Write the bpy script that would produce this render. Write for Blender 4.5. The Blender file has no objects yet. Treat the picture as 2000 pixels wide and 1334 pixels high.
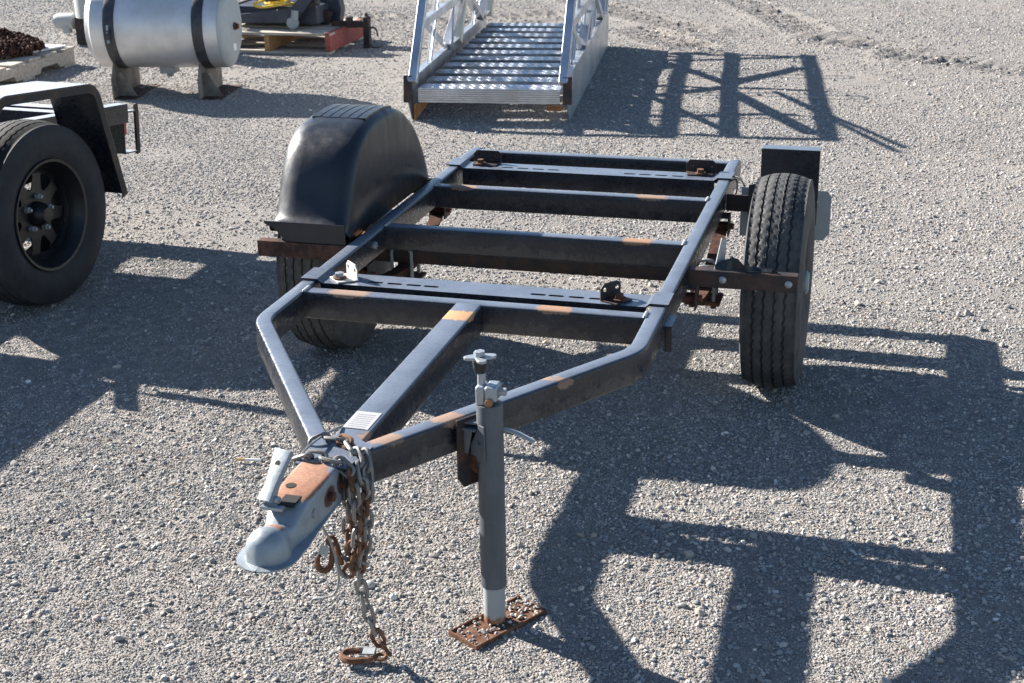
import bpy, bmesh, math, random
import numpy as np
from mathutils import Vector, Matrix, Euler

random.seed(7)
rng = np.random.default_rng(11)
S = bpy.context.scene
R = math.radians

# ------------------------------------------------------------------ camera, sky, sun, exposure
CAM = (1.034, -3.283, 1.7227)
YAW, PITCH, ROLL, FPX = -0.27427, 0.36875, -0.017976, 2729.8
_cy, _sy, _cp, _sp = math.cos(YAW), math.sin(YAW), math.cos(PITCH), math.sin(PITCH)
_fw = Vector((_sy * _cp, _cy * _cp, -_sp))
_r0 = Vector((_cy, -_sy, 0)); _u0 = _r0.cross(_fw)
_rt = _r0 * math.cos(ROLL) + _u0 * math.sin(ROLL)
_up = -_r0 * math.sin(ROLL) + _u0 * math.cos(ROLL)
cam_d = bpy.data.cameras.new("camera"); cam = bpy.data.objects.new("camera", cam_d)
S.collection.objects.link(cam); S.camera = cam
m = Matrix((_rt, _up, -_fw)).transposed().to_4x4(); m.translation = Vector(CAM)
cam.matrix_world = m
cam_d.sensor_width = 36.0; cam_d.lens = FPX / 2000 * 36.0
cam_d.clip_end = 2000; cam_d.clip_start = 0.05
cam_d.dof.use_dof = True; cam_d.dof.focus_distance = 3.9; cam_d.dof.aperture_fstop = 11

SUN_K, SUN_M = 1.84, 0.655                     # shadow offset per metre of height: +x, -y
sd = Vector((-SUN_K, SUN_M, 1)).normalized()   # towards the sun
SUN_EL = math.asin(sd.z); SUN_ROT = math.atan2(sd.x, sd.y)
W = bpy.data.worlds.new("World"); S.world = W; W.use_nodes = True
wn = W.node_tree.nodes; wl = W.node_tree.links
sky = wn.new("ShaderNodeTexSky"); sky.sky_type = 'NISHITA'; sky.sun_disc = False
sky.sun_elevation = SUN_EL; sky.sun_rotation = SUN_ROT
sky.air_density = 1.0; sky.dust_density = 0.3; sky.ozone_density = 2.5; sky.altitude = 300
bg = wn["Background"]; bg.inputs[1].default_value = 0.052
wl.new(sky.outputs[0], bg.inputs[0])
sun_d = bpy.data.lights.new("sun", 'SUN'); sun_d.energy = 5.0; sun_d.angle = R(0.55)
sun_d.color = (1.0, 0.945, 0.87)
sun = bpy.data.objects.new("sun", sun_d); S.collection.objects.link(sun)
sun.rotation_euler = sd.to_track_quat('Z', 'Y').to_euler(); sun.location = (-6, 3, 8)
S.view_settings.view_transform = 'Standard'; S.view_settings.look = 'None'
S.view_settings.gamma = 1.0; S.view_settings.use_curve_mapping = False
S.view_settings.exposure = 1.72

# ------------------------------------------------------------------ object helpers
COL = S.collection
def tag(o, label=None, cat=None, group=None, kind=None):
    for k, v in (('label', label), ('category', cat), ('group', group), ('kind', kind)):
        if v: o[k] = v
    return o
def thing(name, label, cat, loc=(0, 0, 0), group=None, rot=None):
    o = bpy.data.objects.new(name, None); COL.objects.link(o)
    o.location = loc; o.empty_display_size = 0.1
    if rot is not None: o.rotation_euler = rot.to_euler()
    return tag(o, label, cat, group)
def wloc(p):
    v = Vector((0, 0, 0))
    while p is not None: v += p.location; p = p.parent
    return v

class MB:
    """collects polygons; build() links them as one mesh object"""
    def __init__(s): s.v = []; s.f = []
    def add(s, vs, fs):
        b = len(s.v); s.v += [tuple(v) for v in vs]
        s.f += [tuple(i + b for i in f) for f in fs]; return s
    def box(s, x0, x1, y0, y1, z0, z1, M=None):
        vs = [(x, y, z) for z in (z0, z1) for y in (y0, y1) for x in (x0, x1)]
        if M is not None: vs = [M @ Vector(v) for v in vs]
        return s.add(vs, [(0, 2, 3, 1), (4, 5, 7, 6), (0, 1, 5, 4), (2, 6, 7, 3), (0, 4, 6, 2), (1, 3, 7, 5)])
    def beam(s, a, b, w, h, up=(0, 0, 1)):
        a, b, up = Vector(a), Vector(b), Vector(up); d = (b - a).normalized()
        if abs(d.dot(up)) > 0.95: up = Vector((0, 1, 0))
        sd_ = d.cross(up).normalized(); u = sd_.cross(d).normalized()
        return s.sweep([(-w / 2, -h / 2), (w / 2, -h / 2), (w / 2, h / 2), (-w / 2, h / 2)], [a, b], up)
    def sweep(s, prof, path, up=(0, 0, 1), cap=True, closed=False):
        path = [Vector(p) for p in path]; up = Vector(up); n = len(prof); rings = []
        N = len(path)
        for i, p in enumerate(path):
            if closed: d1 = (p - path[i - 1]).normalized(); d2 = (path[(i + 1) % N] - p).normalized()
            else:
                d1 = (p - path[i - 1]).normalized() if i else (path[1] - p).normalized()
                d2 = (path[i + 1] - p).normalized() if i < N - 1 else d1
            d = (d1 + d2).normalized(); sc = 1 / max(0.5, d.dot(d1))
            u_ = up
            if abs(d.dot(u_)) > 0.98: u_ = Vector((0, 1, 0.02)).normalized()
            side = d.cross(u_).normalized(); u = side.cross(d).normalized()
            rings.append([p + side * (x * sc) + u * y for x, y in prof])
        vs = [v for r_ in rings for v in r_]; fs = []
        for i in range(N if closed else N - 1):
            j = (i + 1) % N
            for k in range(n):
                k2 = (k + 1) % n
                fs.append((i * n + k, i * n + k2, j * n + k2, j * n + k))
        if cap and not closed:
            fs.append(tuple(reversed(range(n)))); fs.append(tuple((N - 1) * n + k for k in range(n)))
        return s.add(vs, fs)
    def tube(s, path, r, seg=8, cap=True, closed=False):
        """parallel-transport tube; r a number or one per point"""
        path = [Vector(p) for p in path]; N = len(path)
        rs = [r] * N if isinstance(r, (int, float)) else r
        ts = []
        for i in range(N):
            a = path[(i - 1) % N] if (closed or i) else path[i]
            b = path[(i + 1) % N] if (closed or i < N - 1) else path[i]
            ts.append((b - a).normalized())
        nrm = ts[0].orthogonal().normalized(); vs = []
        for i in range(N):
            nrm = (nrm - ts[i] * nrm.dot(ts[i])).normalized(); bn = ts[i].cross(nrm)
            for k in range(seg):
                a = 2 * math.pi * k / seg
                vs.append(path[i] + (nrm * math.cos(a) + bn * math.sin(a)) * rs[i])
        fs = []
        for i in range(N if closed else N - 1):
            j = (i + 1) % N
            for k in range(seg):
                k2 = (k + 1) % seg; fs.append((i * seg + k, i * seg + k2, j * seg + k2, j * seg + k))
        if cap and not closed:
            fs.append(tuple(reversed(range(seg)))); fs.append(tuple((N - 1) * seg + k for k in range(seg)))
        return s.add(vs, fs)
    def lathe(s, prof, c=(0, 0, 0), axis=(0, 0, 1), seg=32, closed=False, mod=None):
        """prof: (radius, height along axis)"""
        ax = Vector(axis).normalized(); a = ax.orthogonal().normalized(); b = ax.cross(a); c = Vector(c)
        if abs(ax.x) > .9: a = Vector((0, 0, 1)); a = (a - ax * a.dot(ax)).normalized(); b = ax.cross(a)
        n = len(prof); vs = []
        for k in range(seg):
            t = 2 * math.pi * k / seg; dr = a * math.cos(t) + b * math.sin(t)
            for q, (r, h) in enumerate(prof):
                if mod: r, h = mod(k, q, r, h)
                vs.append(c + dr * r + ax * h)
        fs = []
        for k in range(seg):
            k2 = (k + 1) % seg
            for q in range(n if closed else n - 1):
                q2 = (q + 1) % n; fs.append((k * n + q, k2 * n + q, k2 * n + q2, k * n + q2))
        return s.add(vs, fs)
    def disc(s, c, axis, r, h, seg=12):
        return s.lathe([(0.0001, -h / 2), (r, -h / 2), (r, h / 2), (0.0001, h / 2)], c, axis, seg)
    def plate(s, outline, holes, th, M):
        """flat plate with real holes: outline and holes are 2-D loops, extruded th along local z, placed by M"""
        bm = bmesh.new(); es = []
        def loop(pts):
            vv = [bm.verts.new((p[0], p[1], 0)) for p in pts]
            for i in range(len(vv)): es.append(bm.edges.new((vv[i], vv[(i + 1) % len(vv)])))
        loop(outline)
        for h in holes: loop(h)
        bmesh.ops.triangle_fill(bm, use_beauty=True, use_dissolve=False, edges=es)
        bmesh.ops.recalc_face_normals(bm, faces=bm.faces)
        ret = bmesh.ops.extrude_face_region(bm, geom=list(bm.faces))
        for g in ret['geom']:
            if isinstance(g, bmesh.types.BMVert): g.co.z += th
        bmesh.ops.recalc_face_normals(bm, faces=bm.faces)
        bm.verts.index_update()
        s.add([M @ v.co for v in bm.verts], [tuple(v.index for v in f.verts) for f in bm.faces]); bm.free(); return s
    def build(s, name, mat, parent=None, bevel=0.0, smooth=35, local=False, seg=2):
        me = bpy.data.meshes.new(name)
        off = Vector((0, 0, 0)) if (local or parent is None) else wloc(parent)
        me.from_pydata([Vector(v) - off for v in s.v], [], s.f)
        bm = bmesh.new(); bm.from_mesh(me)
        bmesh.ops.recalc_face_normals(bm, faces=bm.faces); bm.to_mesh(me); bm.free()
        me.materials.append(mat)
        if smooth:
            me.polygons.foreach_set('use_smooth', [True] * len(me.polygons)); me.set_sharp_from_angle(angle=R(smooth))
        o = bpy.data.objects.new(name, me); COL.objects.link(o)
        if parent: o.parent = parent
        if bevel:
            b = o.modifiers.new("bevel", 'BEVEL'); b.width = bevel; b.segments = seg
            b.limit_method = 'ANGLE'; b.angle_limit = R(40); b.harden_normals = True
        return o
def part_copy(o, parent, M=None):
    c = o.copy(); COL.objects.link(c); c.parent = parent
    if M is not None: c.matrix_local = M
    return c
def rrect(w, h, r, n=3):
    pts = []
    for cx, cy, a0 in ((w/2-r, h/2-r, 0), (-w/2+r, h/2-r, 90), (-w/2+r, -h/2+r, 180), (w/2-r, -h/2+r, 270)):
        for i in range(n + 1):
            a = R(a0 + 90 * i / n); pts.append((cx + r * math.cos(a), cy + r * math.sin(a)))
    return pts
def circ(cx, cy, r, n=10): return [(cx + r * math.cos(2 * math.pi * i / n), cy + r * math.sin(2 * math.pi * i / n)) for i in range(n)]
def slot(cx, cy, l, w, n=4):
    pts = []
    for s_, a0 in ((1, -90), (-1, 90)):
        for i in range(n + 1):
            a = R(a0 + 180 * i / n); pts.append((cx + s_ * (l - w) / 2 + w / 2 * math.cos(a), cy + w / 2 * math.sin(a)))
    return pts
def frameM(o, x, y, z):
    M = Matrix((Vector(x), Vector(y), Vector(z))).transposed().to_4x4(); M.translation = Vector(o); return M
def catmull(P, k=6):
    P = [Vector(p) for p in P]; out = []
    for i in range(len(P) - 1):
        a = P[max(i - 1, 0)]; b = P[i]; c = P[i + 1]; d = P[min(i + 2, len(P) - 1)]
        for j in range(k):
            t = j / k
            out.append(0.5 * ((2 * b) + (c - a) * t + (2 * a - 5 * b + 4 * c - d) * t * t + (3 * b - a - 3 * c + d) * t ** 3))
    out.append(P[-1]); return out

# ------------------------------------------------------------------ materials
class NT:
    def __init__(s, name):
        s.m = bpy.data.materials.new(name); s.m.use_nodes = True; s.t = s.m.node_tree
        s.b = s.t.nodes["Principled BSDF"]; s.co = s.t.nodes.new("ShaderNodeTexCoord").outputs['Object']
    def n(s, k, **kw):
        x = s.t.nodes.new(k)
        for a, v in kw.items(): setattr(x, a, v)
        return x
    def l(s, a, b): s.t.links.new(a, b)
    def set(s, sock, v):
        if hasattr(v, 'is_linked') or isinstance(v, bpy.types.NodeSocket): s.l(v, sock)
        else: sock.default_value = v
    def noise(s, scale, detail=5, rough=.6, vec=None, dist=0.0, stretch=None):
        x = s.n("ShaderNodeTexNoise"); x.inputs['Scale'].default_value = scale
        x.inputs['Detail'].default_value = detail; x.inputs['Roughness'].default_value = rough; x.inputs['Distortion'].default_value = dist
        v = vec or s.co
        if stretch:
            mp = s.n("ShaderNodeMapping"); mp.inputs['Scale'].default_value = stretch; s.l(v, mp.inputs[0]); v = mp.outputs[0]
        s.l(v, x.inputs['Vector']); return x.outputs['Fac']
    def ramp(s, fac, lo, hi, a=0.0, b=1.0):
        x = s.n("ShaderNodeMapRange"); x.interpolation_type = 'SMOOTHSTEP'
        for i, v in zip((1, 2, 3, 4), (lo, hi, a, b)): x.inputs[i].default_value = v
        s.l(fac, x.inputs[0]); return x.outputs[0]
    def mix(s, f, a, b):
        x = s.n("ShaderNodeMix", data_type='RGBA'); s.set(x.inputs[0], f)
        for k, v in ((6, a), (7, b)):
            if isinstance(v, tuple): x.inputs[k].default_value = (*v, 1) if len(v) == 3 else v
            else: s.l(v, x.inputs[k])
        return x.outputs[2]
    def math(s, op, a, b=0.0, c=0.0):
        x = s.n("ShaderNodeMath", operation=op)
        for i, v in enumerate((a, b, c)): s.set(x.inputs[i], v)
        return x.outputs[0]
    def bump(s, h, strength=.3, dist=.002):
        x = s.n("ShaderNodeBump"); x.inputs['Strength'].default_value = strength; x.inputs['Distance'].default_value = dist
        s.l(h, x.inputs['Height']); s.l(x.outputs[0], s.b.inputs['Normal'])
    def spot(s, c, r, soft=.35, nz=None, namp=.5):
        """mask of an ellipsoid in object coordinates, with a ragged edge"""
        mp = s.n("ShaderNodeMapping", vector_type='POINT')
        mp.inputs['Location'].default_value = tuple(-c[i] / r[i] for i in range(3)); mp.inputs['Scale'].default_value = tuple(1 / r[i] for i in range(3))
        s.l(s.co, mp.inputs[0]); ln = s.n("ShaderNodeVectorMath", operation='LENGTH'); s.l(mp.outputs[0], ln.inputs[0])
        d = ln.outputs['Value']
        if nz is not None: d = s.math('ADD', d, s.math('MULTIPLY', s.math('SUBTRACT', nz, .5), namp * 2))
        return s.ramp(d, 1 - soft, 1 + soft, 1, 0)
    def out(s, col=None, rough=None, metal=None, spec=None):
        for k, v in (('Base Color', col), ('Roughness', rough), ('Metallic', metal), ('Specular IOR Level', spec)):
            if v is None: continue
            if isinstance(v, tuple): v = (*v, 1)
            s.set(s.b.inputs[k], v)
        return s.m

def paint_mat(name, base, dust=(.10, .095, .09), rust=(), dust_amt=.35, rough=.36, scratch=True, splash=False, top=0, top_dust_sheen=(.20, .235, .30)):
    t = NT(name)
    n1 = t.noise(9, 6, .65); n2 = t.noise(70, 4, .7); n3 = t.noise(260, 3, .6)
    c = t.mix(t.ramp(n1, .35, .7, 0, dust_amt), base, dust)
    c = t.mix(t.ramp(n2, .55, .72, 0, .28), c, dust)
    if splash:
        sp0 = t.n("ShaderNodeSeparateXYZ"); t.l(t.co, sp0.inputs[0]); n4 = t.noise(38, 6, .72); n5 = t.noise(11, 4, .6, stretch=(1, 1, .25))
        low = t.ramp(sp0.outputs['Z'], .425, .495, .12, -.16)
        c = t.mix(t.ramp(t.math('ADD', t.math('ADD', t.math('MULTIPLY', n4, .6), t.math('MULTIPLY', n5, .4)), low), .50, .60, 0, .75), c, (.060, .058, .056))
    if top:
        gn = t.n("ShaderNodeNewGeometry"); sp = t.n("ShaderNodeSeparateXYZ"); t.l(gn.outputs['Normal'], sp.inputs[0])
        c = t.mix(t.math('MULTIPLY', t.ramp(sp.outputs['Z'], .5, .95), t.ramp(n1, .25, .7, top * .75, top)), c, top_dust_sheen)  # upward faces: settled dust, with sky reflection painted into the same colour
    if scratch:
        sc = t.noise(420, 2, .5, stretch=(1, .12, 1))
        c = t.mix(t.ramp(sc, .70, .76, 0, .5), c, (.28, .28, .28))
        v = t.n("ShaderNodeTexVoronoi"); v.inputs['Scale'].default_value = 130; t.l(t.co, v.inputs['Vector'])
        c = t.mix(t.math('MULTIPLY', t.ramp(v.outputs['Distance'], .10, .16, 1, 0), t.ramp(n1, .5, .6)), c, (.16, .15, .14))
    rm = None
    for (p, r, col) in rust:
        mk = t.math('MULTIPLY', t.spot(p, r, .14, t.noise(75, 6, .75), .9), t.ramp(t.noise(160, 3, .6), .25, .5, .45, 1))
        c = t.mix(mk, c, col); rm = mk if rm is None else t.math('MAXIMUM', rm, mk)
    rg = t.ramp(n2, .3, .75, rough - .06, rough + .22)
    if rm is not None: rg = t.math('MAXIMUM', rg, t.math('MULTIPLY', rm, .8))
    t.bump(n3, .12, .001)
    return t.out(c, rg, 0.0, .5)

OR = (.30, .165, .095); TAN = (.25, .16, .11)
Y0 = 0.5   # the trailer's origin lies at y = 0.5
rusts = [((-.345, .02 - Y0, .5), (.055, .05, .012), TAN), ((.22, .02 - Y0, .5), (.045, .05, .012), OR),
         ((-.006, -.09 - Y0, .5), (.09, .035, .012), (.42, .24, .11)), ((.32, .655 - Y0, .5), (.045, .06, .012), OR),
         ((.275, 1.15 - Y0, .5), (.05, .06, .012), TAN), ((-.38, 1.15 - Y0, .5), (.05, .06, .012), TAN),
         ((.15, -.70 - Y0, .5), (.05, .03, .02), TAN), ((.06, -.83 - Y0, .5), (.05, .03, .012), TAN), ((.33, -.44 - Y0, .49), (.09, .02, .012), TAN)]
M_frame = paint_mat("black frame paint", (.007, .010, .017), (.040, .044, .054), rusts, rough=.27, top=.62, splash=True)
M_black = paint_mat("black steel paint", (.008, .011, .017), (.045, .047, .054), dust_amt=.3, rough=.26, top=.95, top_dust_sheen=(.44, .46, .50))  # very pale tops paint a sky sheen in over the dust
def rusty_black():
    t = NT("rust-stained black steel"); n = t.noise(14, 6, .65); n2 = t.noise(90, 4, .6)
    c = t.mix(t.ramp(n, .42, .66, 0, .8), (.018, .018, .02), (.075, .038, .026))
    c = t.mix(t.ramp(n2, .55, .75, 0, .4), c, (.13, .09, .07)); t.bump(n2, .25, .001)
    return t.out(c, .6, 0, .4)
M_rblack = rusty_black()
def rust_mat(name, a, b, scale=30):
    t = NT(name); n = t.noise(scale, 6, .7); n2 = t.noise(scale * 5, 4, .6)
    c = t.mix(t.ramp(n, .35, .65), a, b); t.bump(n2, .5, .0015)
    return t.out(c, .85, 0, .25)
M_rust = rust_mat("brown rust", (.075, .034, .020), (.18, .092, .055))
M_rustdk = rust_mat("dark rust", (.035, .018, .014), (.11, .045, .028), 40)
M_rustor = rust_mat("orange rust", (.28, .12, .05), (.42, .22, .10), 25)
def zinc(name, base, rustc=None, spots=(), rough=.42, metal=.55, namt=.35):
    t = NT(name); n = t.noise(18, 5, .6); n2 = t.noise(120, 4, .6)
    c = t.mix(t.ramp(n, .3, .7, 0, namt), base, tuple(x * .72 for x in base))
    mm = None
    for (p, r, col) in spots:
        mk = t.spot(p, r, .14, n, .5); c = t.mix(mk, c, t.mix(t.ramp(n2, .3, .7), col, tuple(x * .65 for x in col)))
        mm = mk if mm is None else t.math('MAXIMUM', mm, mk)
    if rustc: 
        mk = t.ramp(n, .60, .72); c = t.mix(mk, c, rustc); mm = mk if mm is None else t.math('MAXIMUM', mm, mk)
    rg = t.ramp(n2, .3, .7, rough - .05, rough + .1)
    me_ = metal
    if mm is not None:
        rg = t.math('MAXIMUM', rg, t.math('MULTIPLY', mm, .85)); me_ = t.math('MULTIPLY', t.math('SUBTRACT', 1.0, mm), metal)
    t.bump(n2, .12, .001); return t.out(c, rg, me_, .5)
M_zinc = zinc("zinc plating", (.36, .39, .42))
M_zincdull = zinc("dull galvanised steel", (.33, .36, .37), metal=.3, rough=.55)
M_chain = zinc("weathered chain steel", (.21, .205, .195), rustc=(.17, .085, .05), metal=.35, rough=.5)
def rubber(name, base, dust, amt=.6, side=False):
    t = NT(name); n = t.noise(12, 5, .65); n2 = t.noise(150, 3, .6)
    c = t.mix(t.ramp(n, .3, .7, .1, amt), base, dust); t.bump(n2, .3, .0012)
    return t.out(c, .72, 0, .35)
M_tread = rubber("worn tread rubber", (.028, .029, .031), (.10, .098, .095), .75)
M_side = rubber("tyre sidewall rubber", (.016, .017, .020), (.05, .052, .056), .5)
M_rim = paint_mat("black wheel paint", (.006, .007, .009), (.022, .022, .023), dust_amt=.3, scratch=False)
def plastic():
    t = NT("black fender plastic"); n = t.noise(7, 6, .65); n2 = t.noise(240, 3, .6); n3 = t.noise(25, 5, .7, stretch=(1, 1, .35))
    c = t.mix(t.ramp(n, .35, .7, 0, .35), (.009, .012, .019), (.030, .032, .037)); c = t.mix(t.ramp(n3, .58, .78, 0, .22), c, (.07, .066, .062))
    t.bump(n2, .18, .001); return t.out(c, t.ramp(n3, .3, .75, .30, .5), 0, .5)
M_plastic = plastic()
def jackpaint():
    t = NT("grey jack paint"); n = t.noise(16, 6, .65, stretch=(1, 1, .3)); n2 = t.noise(110, 4, .6)
    c = t.mix(t.ramp(n, .3, .72), (.062, .073, .087), (.105, .115, .128)); c = t.mix(t.ramp(n2, .62, .74, 0, .6), c, (.02, .02, .024))
    t.bump(n2, .15, .001); return t.out(c, .5, 0, .5)
M_jack = jackpaint()
def aluminium():
    t = NT("weathered aluminium"); n = t.noise(5, 6, .65); n2 = t.noise(80, 4, .6); n3 = t.noise(9, 5, .7)
    c = t.mix(t.ramp(n, .3, .7), (.60, .63, .68), (.40, .41, .43)); c = t.mix(t.ramp(n3, .62, .76, 0, .6), c, (.33, .22, .12))
    t.bump(n2, .15, .001); return t.out(c, t.ramp(n2, .3, .7, .34, .50), .86, .5)
M_alu = aluminium()
def treadplate():
    t = NT("worn diamond plate"); n = t.noise(5, 6, .65); n2 = t.noise(60, 4, .7)
    c = t.mix(t.ramp(n, .3, .7), (.44, .47, .52), (.30, .31, .33)); c = t.mix(t.ramp(n2, .6, .74, 0, .6), c, (.14, .12, .10))
    return t.out(c, t.ramp(n2, .3, .7, .30, .46), .97, .5)
M_plate = treadplate()
M_zblue = zinc("blue-grey zinc", (.27, .31, .34), metal=.3, namt=.7)
def ivory():
    t = NT("dirty ivory paint"); n = t.noise(14, 6, .65); c = t.mix(t.ramp(n, .55, .7), (.62, .58, .48), (.30, .17, .08)); return t.out(c, .55, 0, .4)
M_ivory = ivory()
def stainless():
    t = NT("dull stainless steel"); n = t.noise(6, 6, .6); n2 = t.noise(60, 4, .7, stretch=(.1, 1, 1)); n3 = t.noise(30, 4, .7)
    c = t.mix(t.ramp(n, .3, .7), (.70, .70, .70), (.56, .555, .55)); c = t.mix(t.ramp(n3, .70, .78), c, (.12, .10, .085))
    t.bump(n2, .12, .001); return t.out(c, t.ramp(n, .3, .7, .38, .5), .5, .5)
M_steel = stainless()
def wood(name, a, b):
    t = NT(name); n = t.noise(6, 6, .65, stretch=(1, 8, 8)); n2 = t.noise(40, 4, .6)
    c = t.mix(t.ramp(n, .3, .7), a, b); t.bump(n, .4, .002); return t.out(c, .85, 0, .2)
M_wood = wood("grey weathered wood", (.34, .29, .23), (.52, .47, .40))
M_woodor = wood("orange raw wood", (.32, .17, .07), (.46, .28, .13))
M_woodred = wood("faded red painted wood", (.24, .055, .055), (.36, .13, .11))
M_white = paint_mat("white sheet", (.74, .73, .71), (.55, .53, .50), dust_amt=.25, rough=.55, scratch=False)
M_blue = paint_mat("dark blue steel paint", (.022, .032, .055), (.10, .095, .09), dust_amt=.35, rough=.45)
def flat(name, col, rough=.5, metal=0.0):
    t = NT(name); n = t.noise(60, 4, .6); return t.out(t.mix(t.ramp(n, .3, .7, 0, .25), col, tuple(c * .7 for c in col)), rough, metal, .5)
M_strap = paint_mat('dark strap steel', (.020, .022, .027), (.10, .10, .105), dust_amt=.6, rough=.35)
M_saddle = rust_mat('brownish grey steel', (.11, .10, .09), (.24, .21, .18), 9)
M_red = flat("red lens plastic", (.55, .02, .012), .2)
M_yel = flat("yellow rope", (.75, .52, .06), .8)
M_hole_shade = flat("painted hole shade", (.008, .008, .008), .9)  # near-black colour painted as the shade inside holes that are not cut
M_cream = flat("cream plate", (.55, .52, .47), .55)
M_butt = flat("cigarette paper", (.78, .77, .74), .8)
M_wire = flat("black wire", (.015, .015, .017), .5)
M_grwire = flat("grey wire", (.22, .23, .23), .5)
M_concrete = flat("pale pipe", (.42, .44, .43), .7)
def sticker():
    t = NT("printed white label"); sp = t.n("ShaderNodeSeparateXYZ"); t.l(t.co, sp.inputs[0])
    w = t.math('FRACT', t.math('MULTIPLY', sp.outputs['Y'], 100.0)); nz = t.noise(700, 2, .5)
    msk = t.math('MULTIPLY', t.math('MULTIPLY', t.ramp(w, .58, .66), t.ramp(nz, .34, .46)), .7)
    inx = t.math('MULTIPLY', t.math('GREATER_THAN', sp.outputs['X'], -.030), t.math('LESS_THAN', sp.outputs['X'], .012))
    iny = t.math('LESS_THAN', sp.outputs['Y'], -.725 - Y0)
    c = t.mix(t.math('MULTIPLY', msk, t.math('MULTIPLY', inx, iny)), (.40, .40, .40), (.03, .03, .035)); return t.out(c, .4, 0, .5)
M_label = sticker()

# ------------------------------------------------------------------ ground
def vnoise(x, y, cell, seed):
    r_ = np.random.default_rng(seed); T = r_.random((256, 256))
    u = x / cell; v = y / cell; i = np.floor(u).astype(int); j = np.floor(v).astype(int); fx = u - i; fy = v - j
    fx = fx * fx * (3 - 2 * fx); fy = fy * fy * (3 - 2 * fy)
    g = lambda a, b: T[a % 256, b % 256]
    return (g(i, j) * (1 - fx) + g(i + 1, j) * fx) * (1 - fy) + (g(i, j + 1) * (1 - fx) + g(i + 1, j + 1) * fx) * fy - .5
def seg_d(x, y, a, b):
    dx, dy = b[0] - a[0], b[1] - a[1]; L = math.hypot(dx, dy)
    t = ((x - a[0]) * dx + (y - a[1]) * dy) / (L * L); tt = np.clip(t, 0, 1)
    return np.hypot(x - a[0] - tt * dx, y - a[1] - tt * dy), t * L
TRACKS = [((-1.9, 9.6), (-.55, 7.9)), ((-.6, 10.2), (.35, 8.0)), ((-.95, 7.75), (-.45, 7.15)), ((.45, 7.6), (.95, 7.3)), ((1.05, 6.95), (1.9, 6.5)), ((-5.4, 7.0), (-3.4, 8.2)), ((-2.7, 7.9), (-1.9, 8.6))]
def ground_z(x, y):
    z = vnoise(x, y, 1.7, 1) * .016 + vnoise(x, y, .45, 2) * .010 + vnoise(x, y, .13, 3) * .006
    z = z * np.clip((np.hypot(x + .3, y - 1.5) + .8) / 3.0, .35, 1.0)
    for a, b in TRACKS:
        d, t = seg_d(x, y, a, b)
        e = np.exp(-(d / .17) ** 2)
        z = z - e * .022 + e * .042 * (np.sin(t * 2 * math.pi / .11 + 2 * np.sin(d * 14)) > .1) * (vnoise(x, y, .09, 4) + .75)
        z = z + .018 * np.exp(-((d - .22) / .06) ** 2)
    return z
def grid_axis(lo, hi, step, far):
    a = list(np.arange(lo, hi + 1e-6, step)); s_ = step; x = a[-1]; up = []
    while x < far: s_ *= 1.6; x += s_; up.append(x)
    s_ = step; x = a[0]; dn = []
    while x > -far: s_ *= 1.6; x -= s_; dn.append(x)
    return np.array(dn[::-1] + a + up)
gx = grid_axis(-8.5, 4.5, .035, 400); gy = grid_axis(-2.2, 12.0, .035, 400)
GX, GY = np.meshgrid(gx, gy); GZ = ground_z(GX, GY)
inside = (np.abs(GX) < 40) & (np.abs(GY) < 40); GZ = np.where(inside, GZ, 0)
nx, ny = len(gx), len(gy)
gm = bpy.data.meshes.new("ground")
gm.vertices.add(nx * ny); gm.vertices.foreach_set('co', np.stack([GX, GY, GZ], -1).astype(np.float32).ravel())
idx = np.arange(nx * ny).reshape(ny, nx)
quads = np.stack([idx[:-1, :-1], idx[:-1, 1:], idx[1:, 1:], idx[1:, :-1]], -1).reshape(-1, 4)
gm.loops.add(quads.size); gm.polygons.add(len(quads))
gm.loops.foreach_set('vertex_index', quads.astype(np.int32).ravel())
gm.polygons.foreach_set('loop_start', np.arange(0, quads.size, 4, dtype=np.int32))
gm.polygons.foreach_set('use_smooth', np.ones(len(quads), bool))
gm.update(calc_edges=True)
def ground_mat():
    t = NT("dusty gravel ground")
    n1 = t.noise(.9, 5, .6); n2 = t.noise(7, 5, .65); n3 = t.noise(55, 5, .7)
    v = t.n("ShaderNodeTexVoronoi"); v.inputs['Scale'].default_value = 150; t.l(t.co, v.inputs['Vector'])
    v2 = t.n("ShaderNodeTexVoronoi"); v2.inputs['Scale'].default_value = 310; t.l(t.co, v2.inputs['Vector'])
    c = t.mix(t.ramp(n1, .35, .65), (.262, .242, .222), (.315, .280, .250))
    c = t.mix(t.ramp(n2, .35, .7, 0, .5), c, (.28, .265, .25))
    bw = t.n("ShaderNodeRGBToBW"); t.l(v.outputs['Color'], bw.inputs[0])
    c = t.mix(t.ramp(bw.outputs[0], .2, .9, .55, 0), c, (.17, .165, .16))
    bw2 = t.n("ShaderNodeRGBToBW"); t.l(v2.outputs['Color'], bw2.inputs[0])
    c = t.mix(t.ramp(bw2.outputs[0], .55, .9, 0, .5), c, (.48, .45, .41))
    h = t.math('ADD', t.math('MULTIPLY', v.outputs['Distance'], -1.0), t.math('ADD', t.math('MULTIPLY', v2.outputs['Distance'], -.6), t.math('MULTIPLY', n3, .8)))
    t.bump(h, .9, .006)
    return t.out(c, .95, 0, .15)
gm.materials.append(ground_mat())
ground = bpy.data.objects.new("ground", gm); COL.objects.link(ground); tag(ground, kind='structure')

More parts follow.
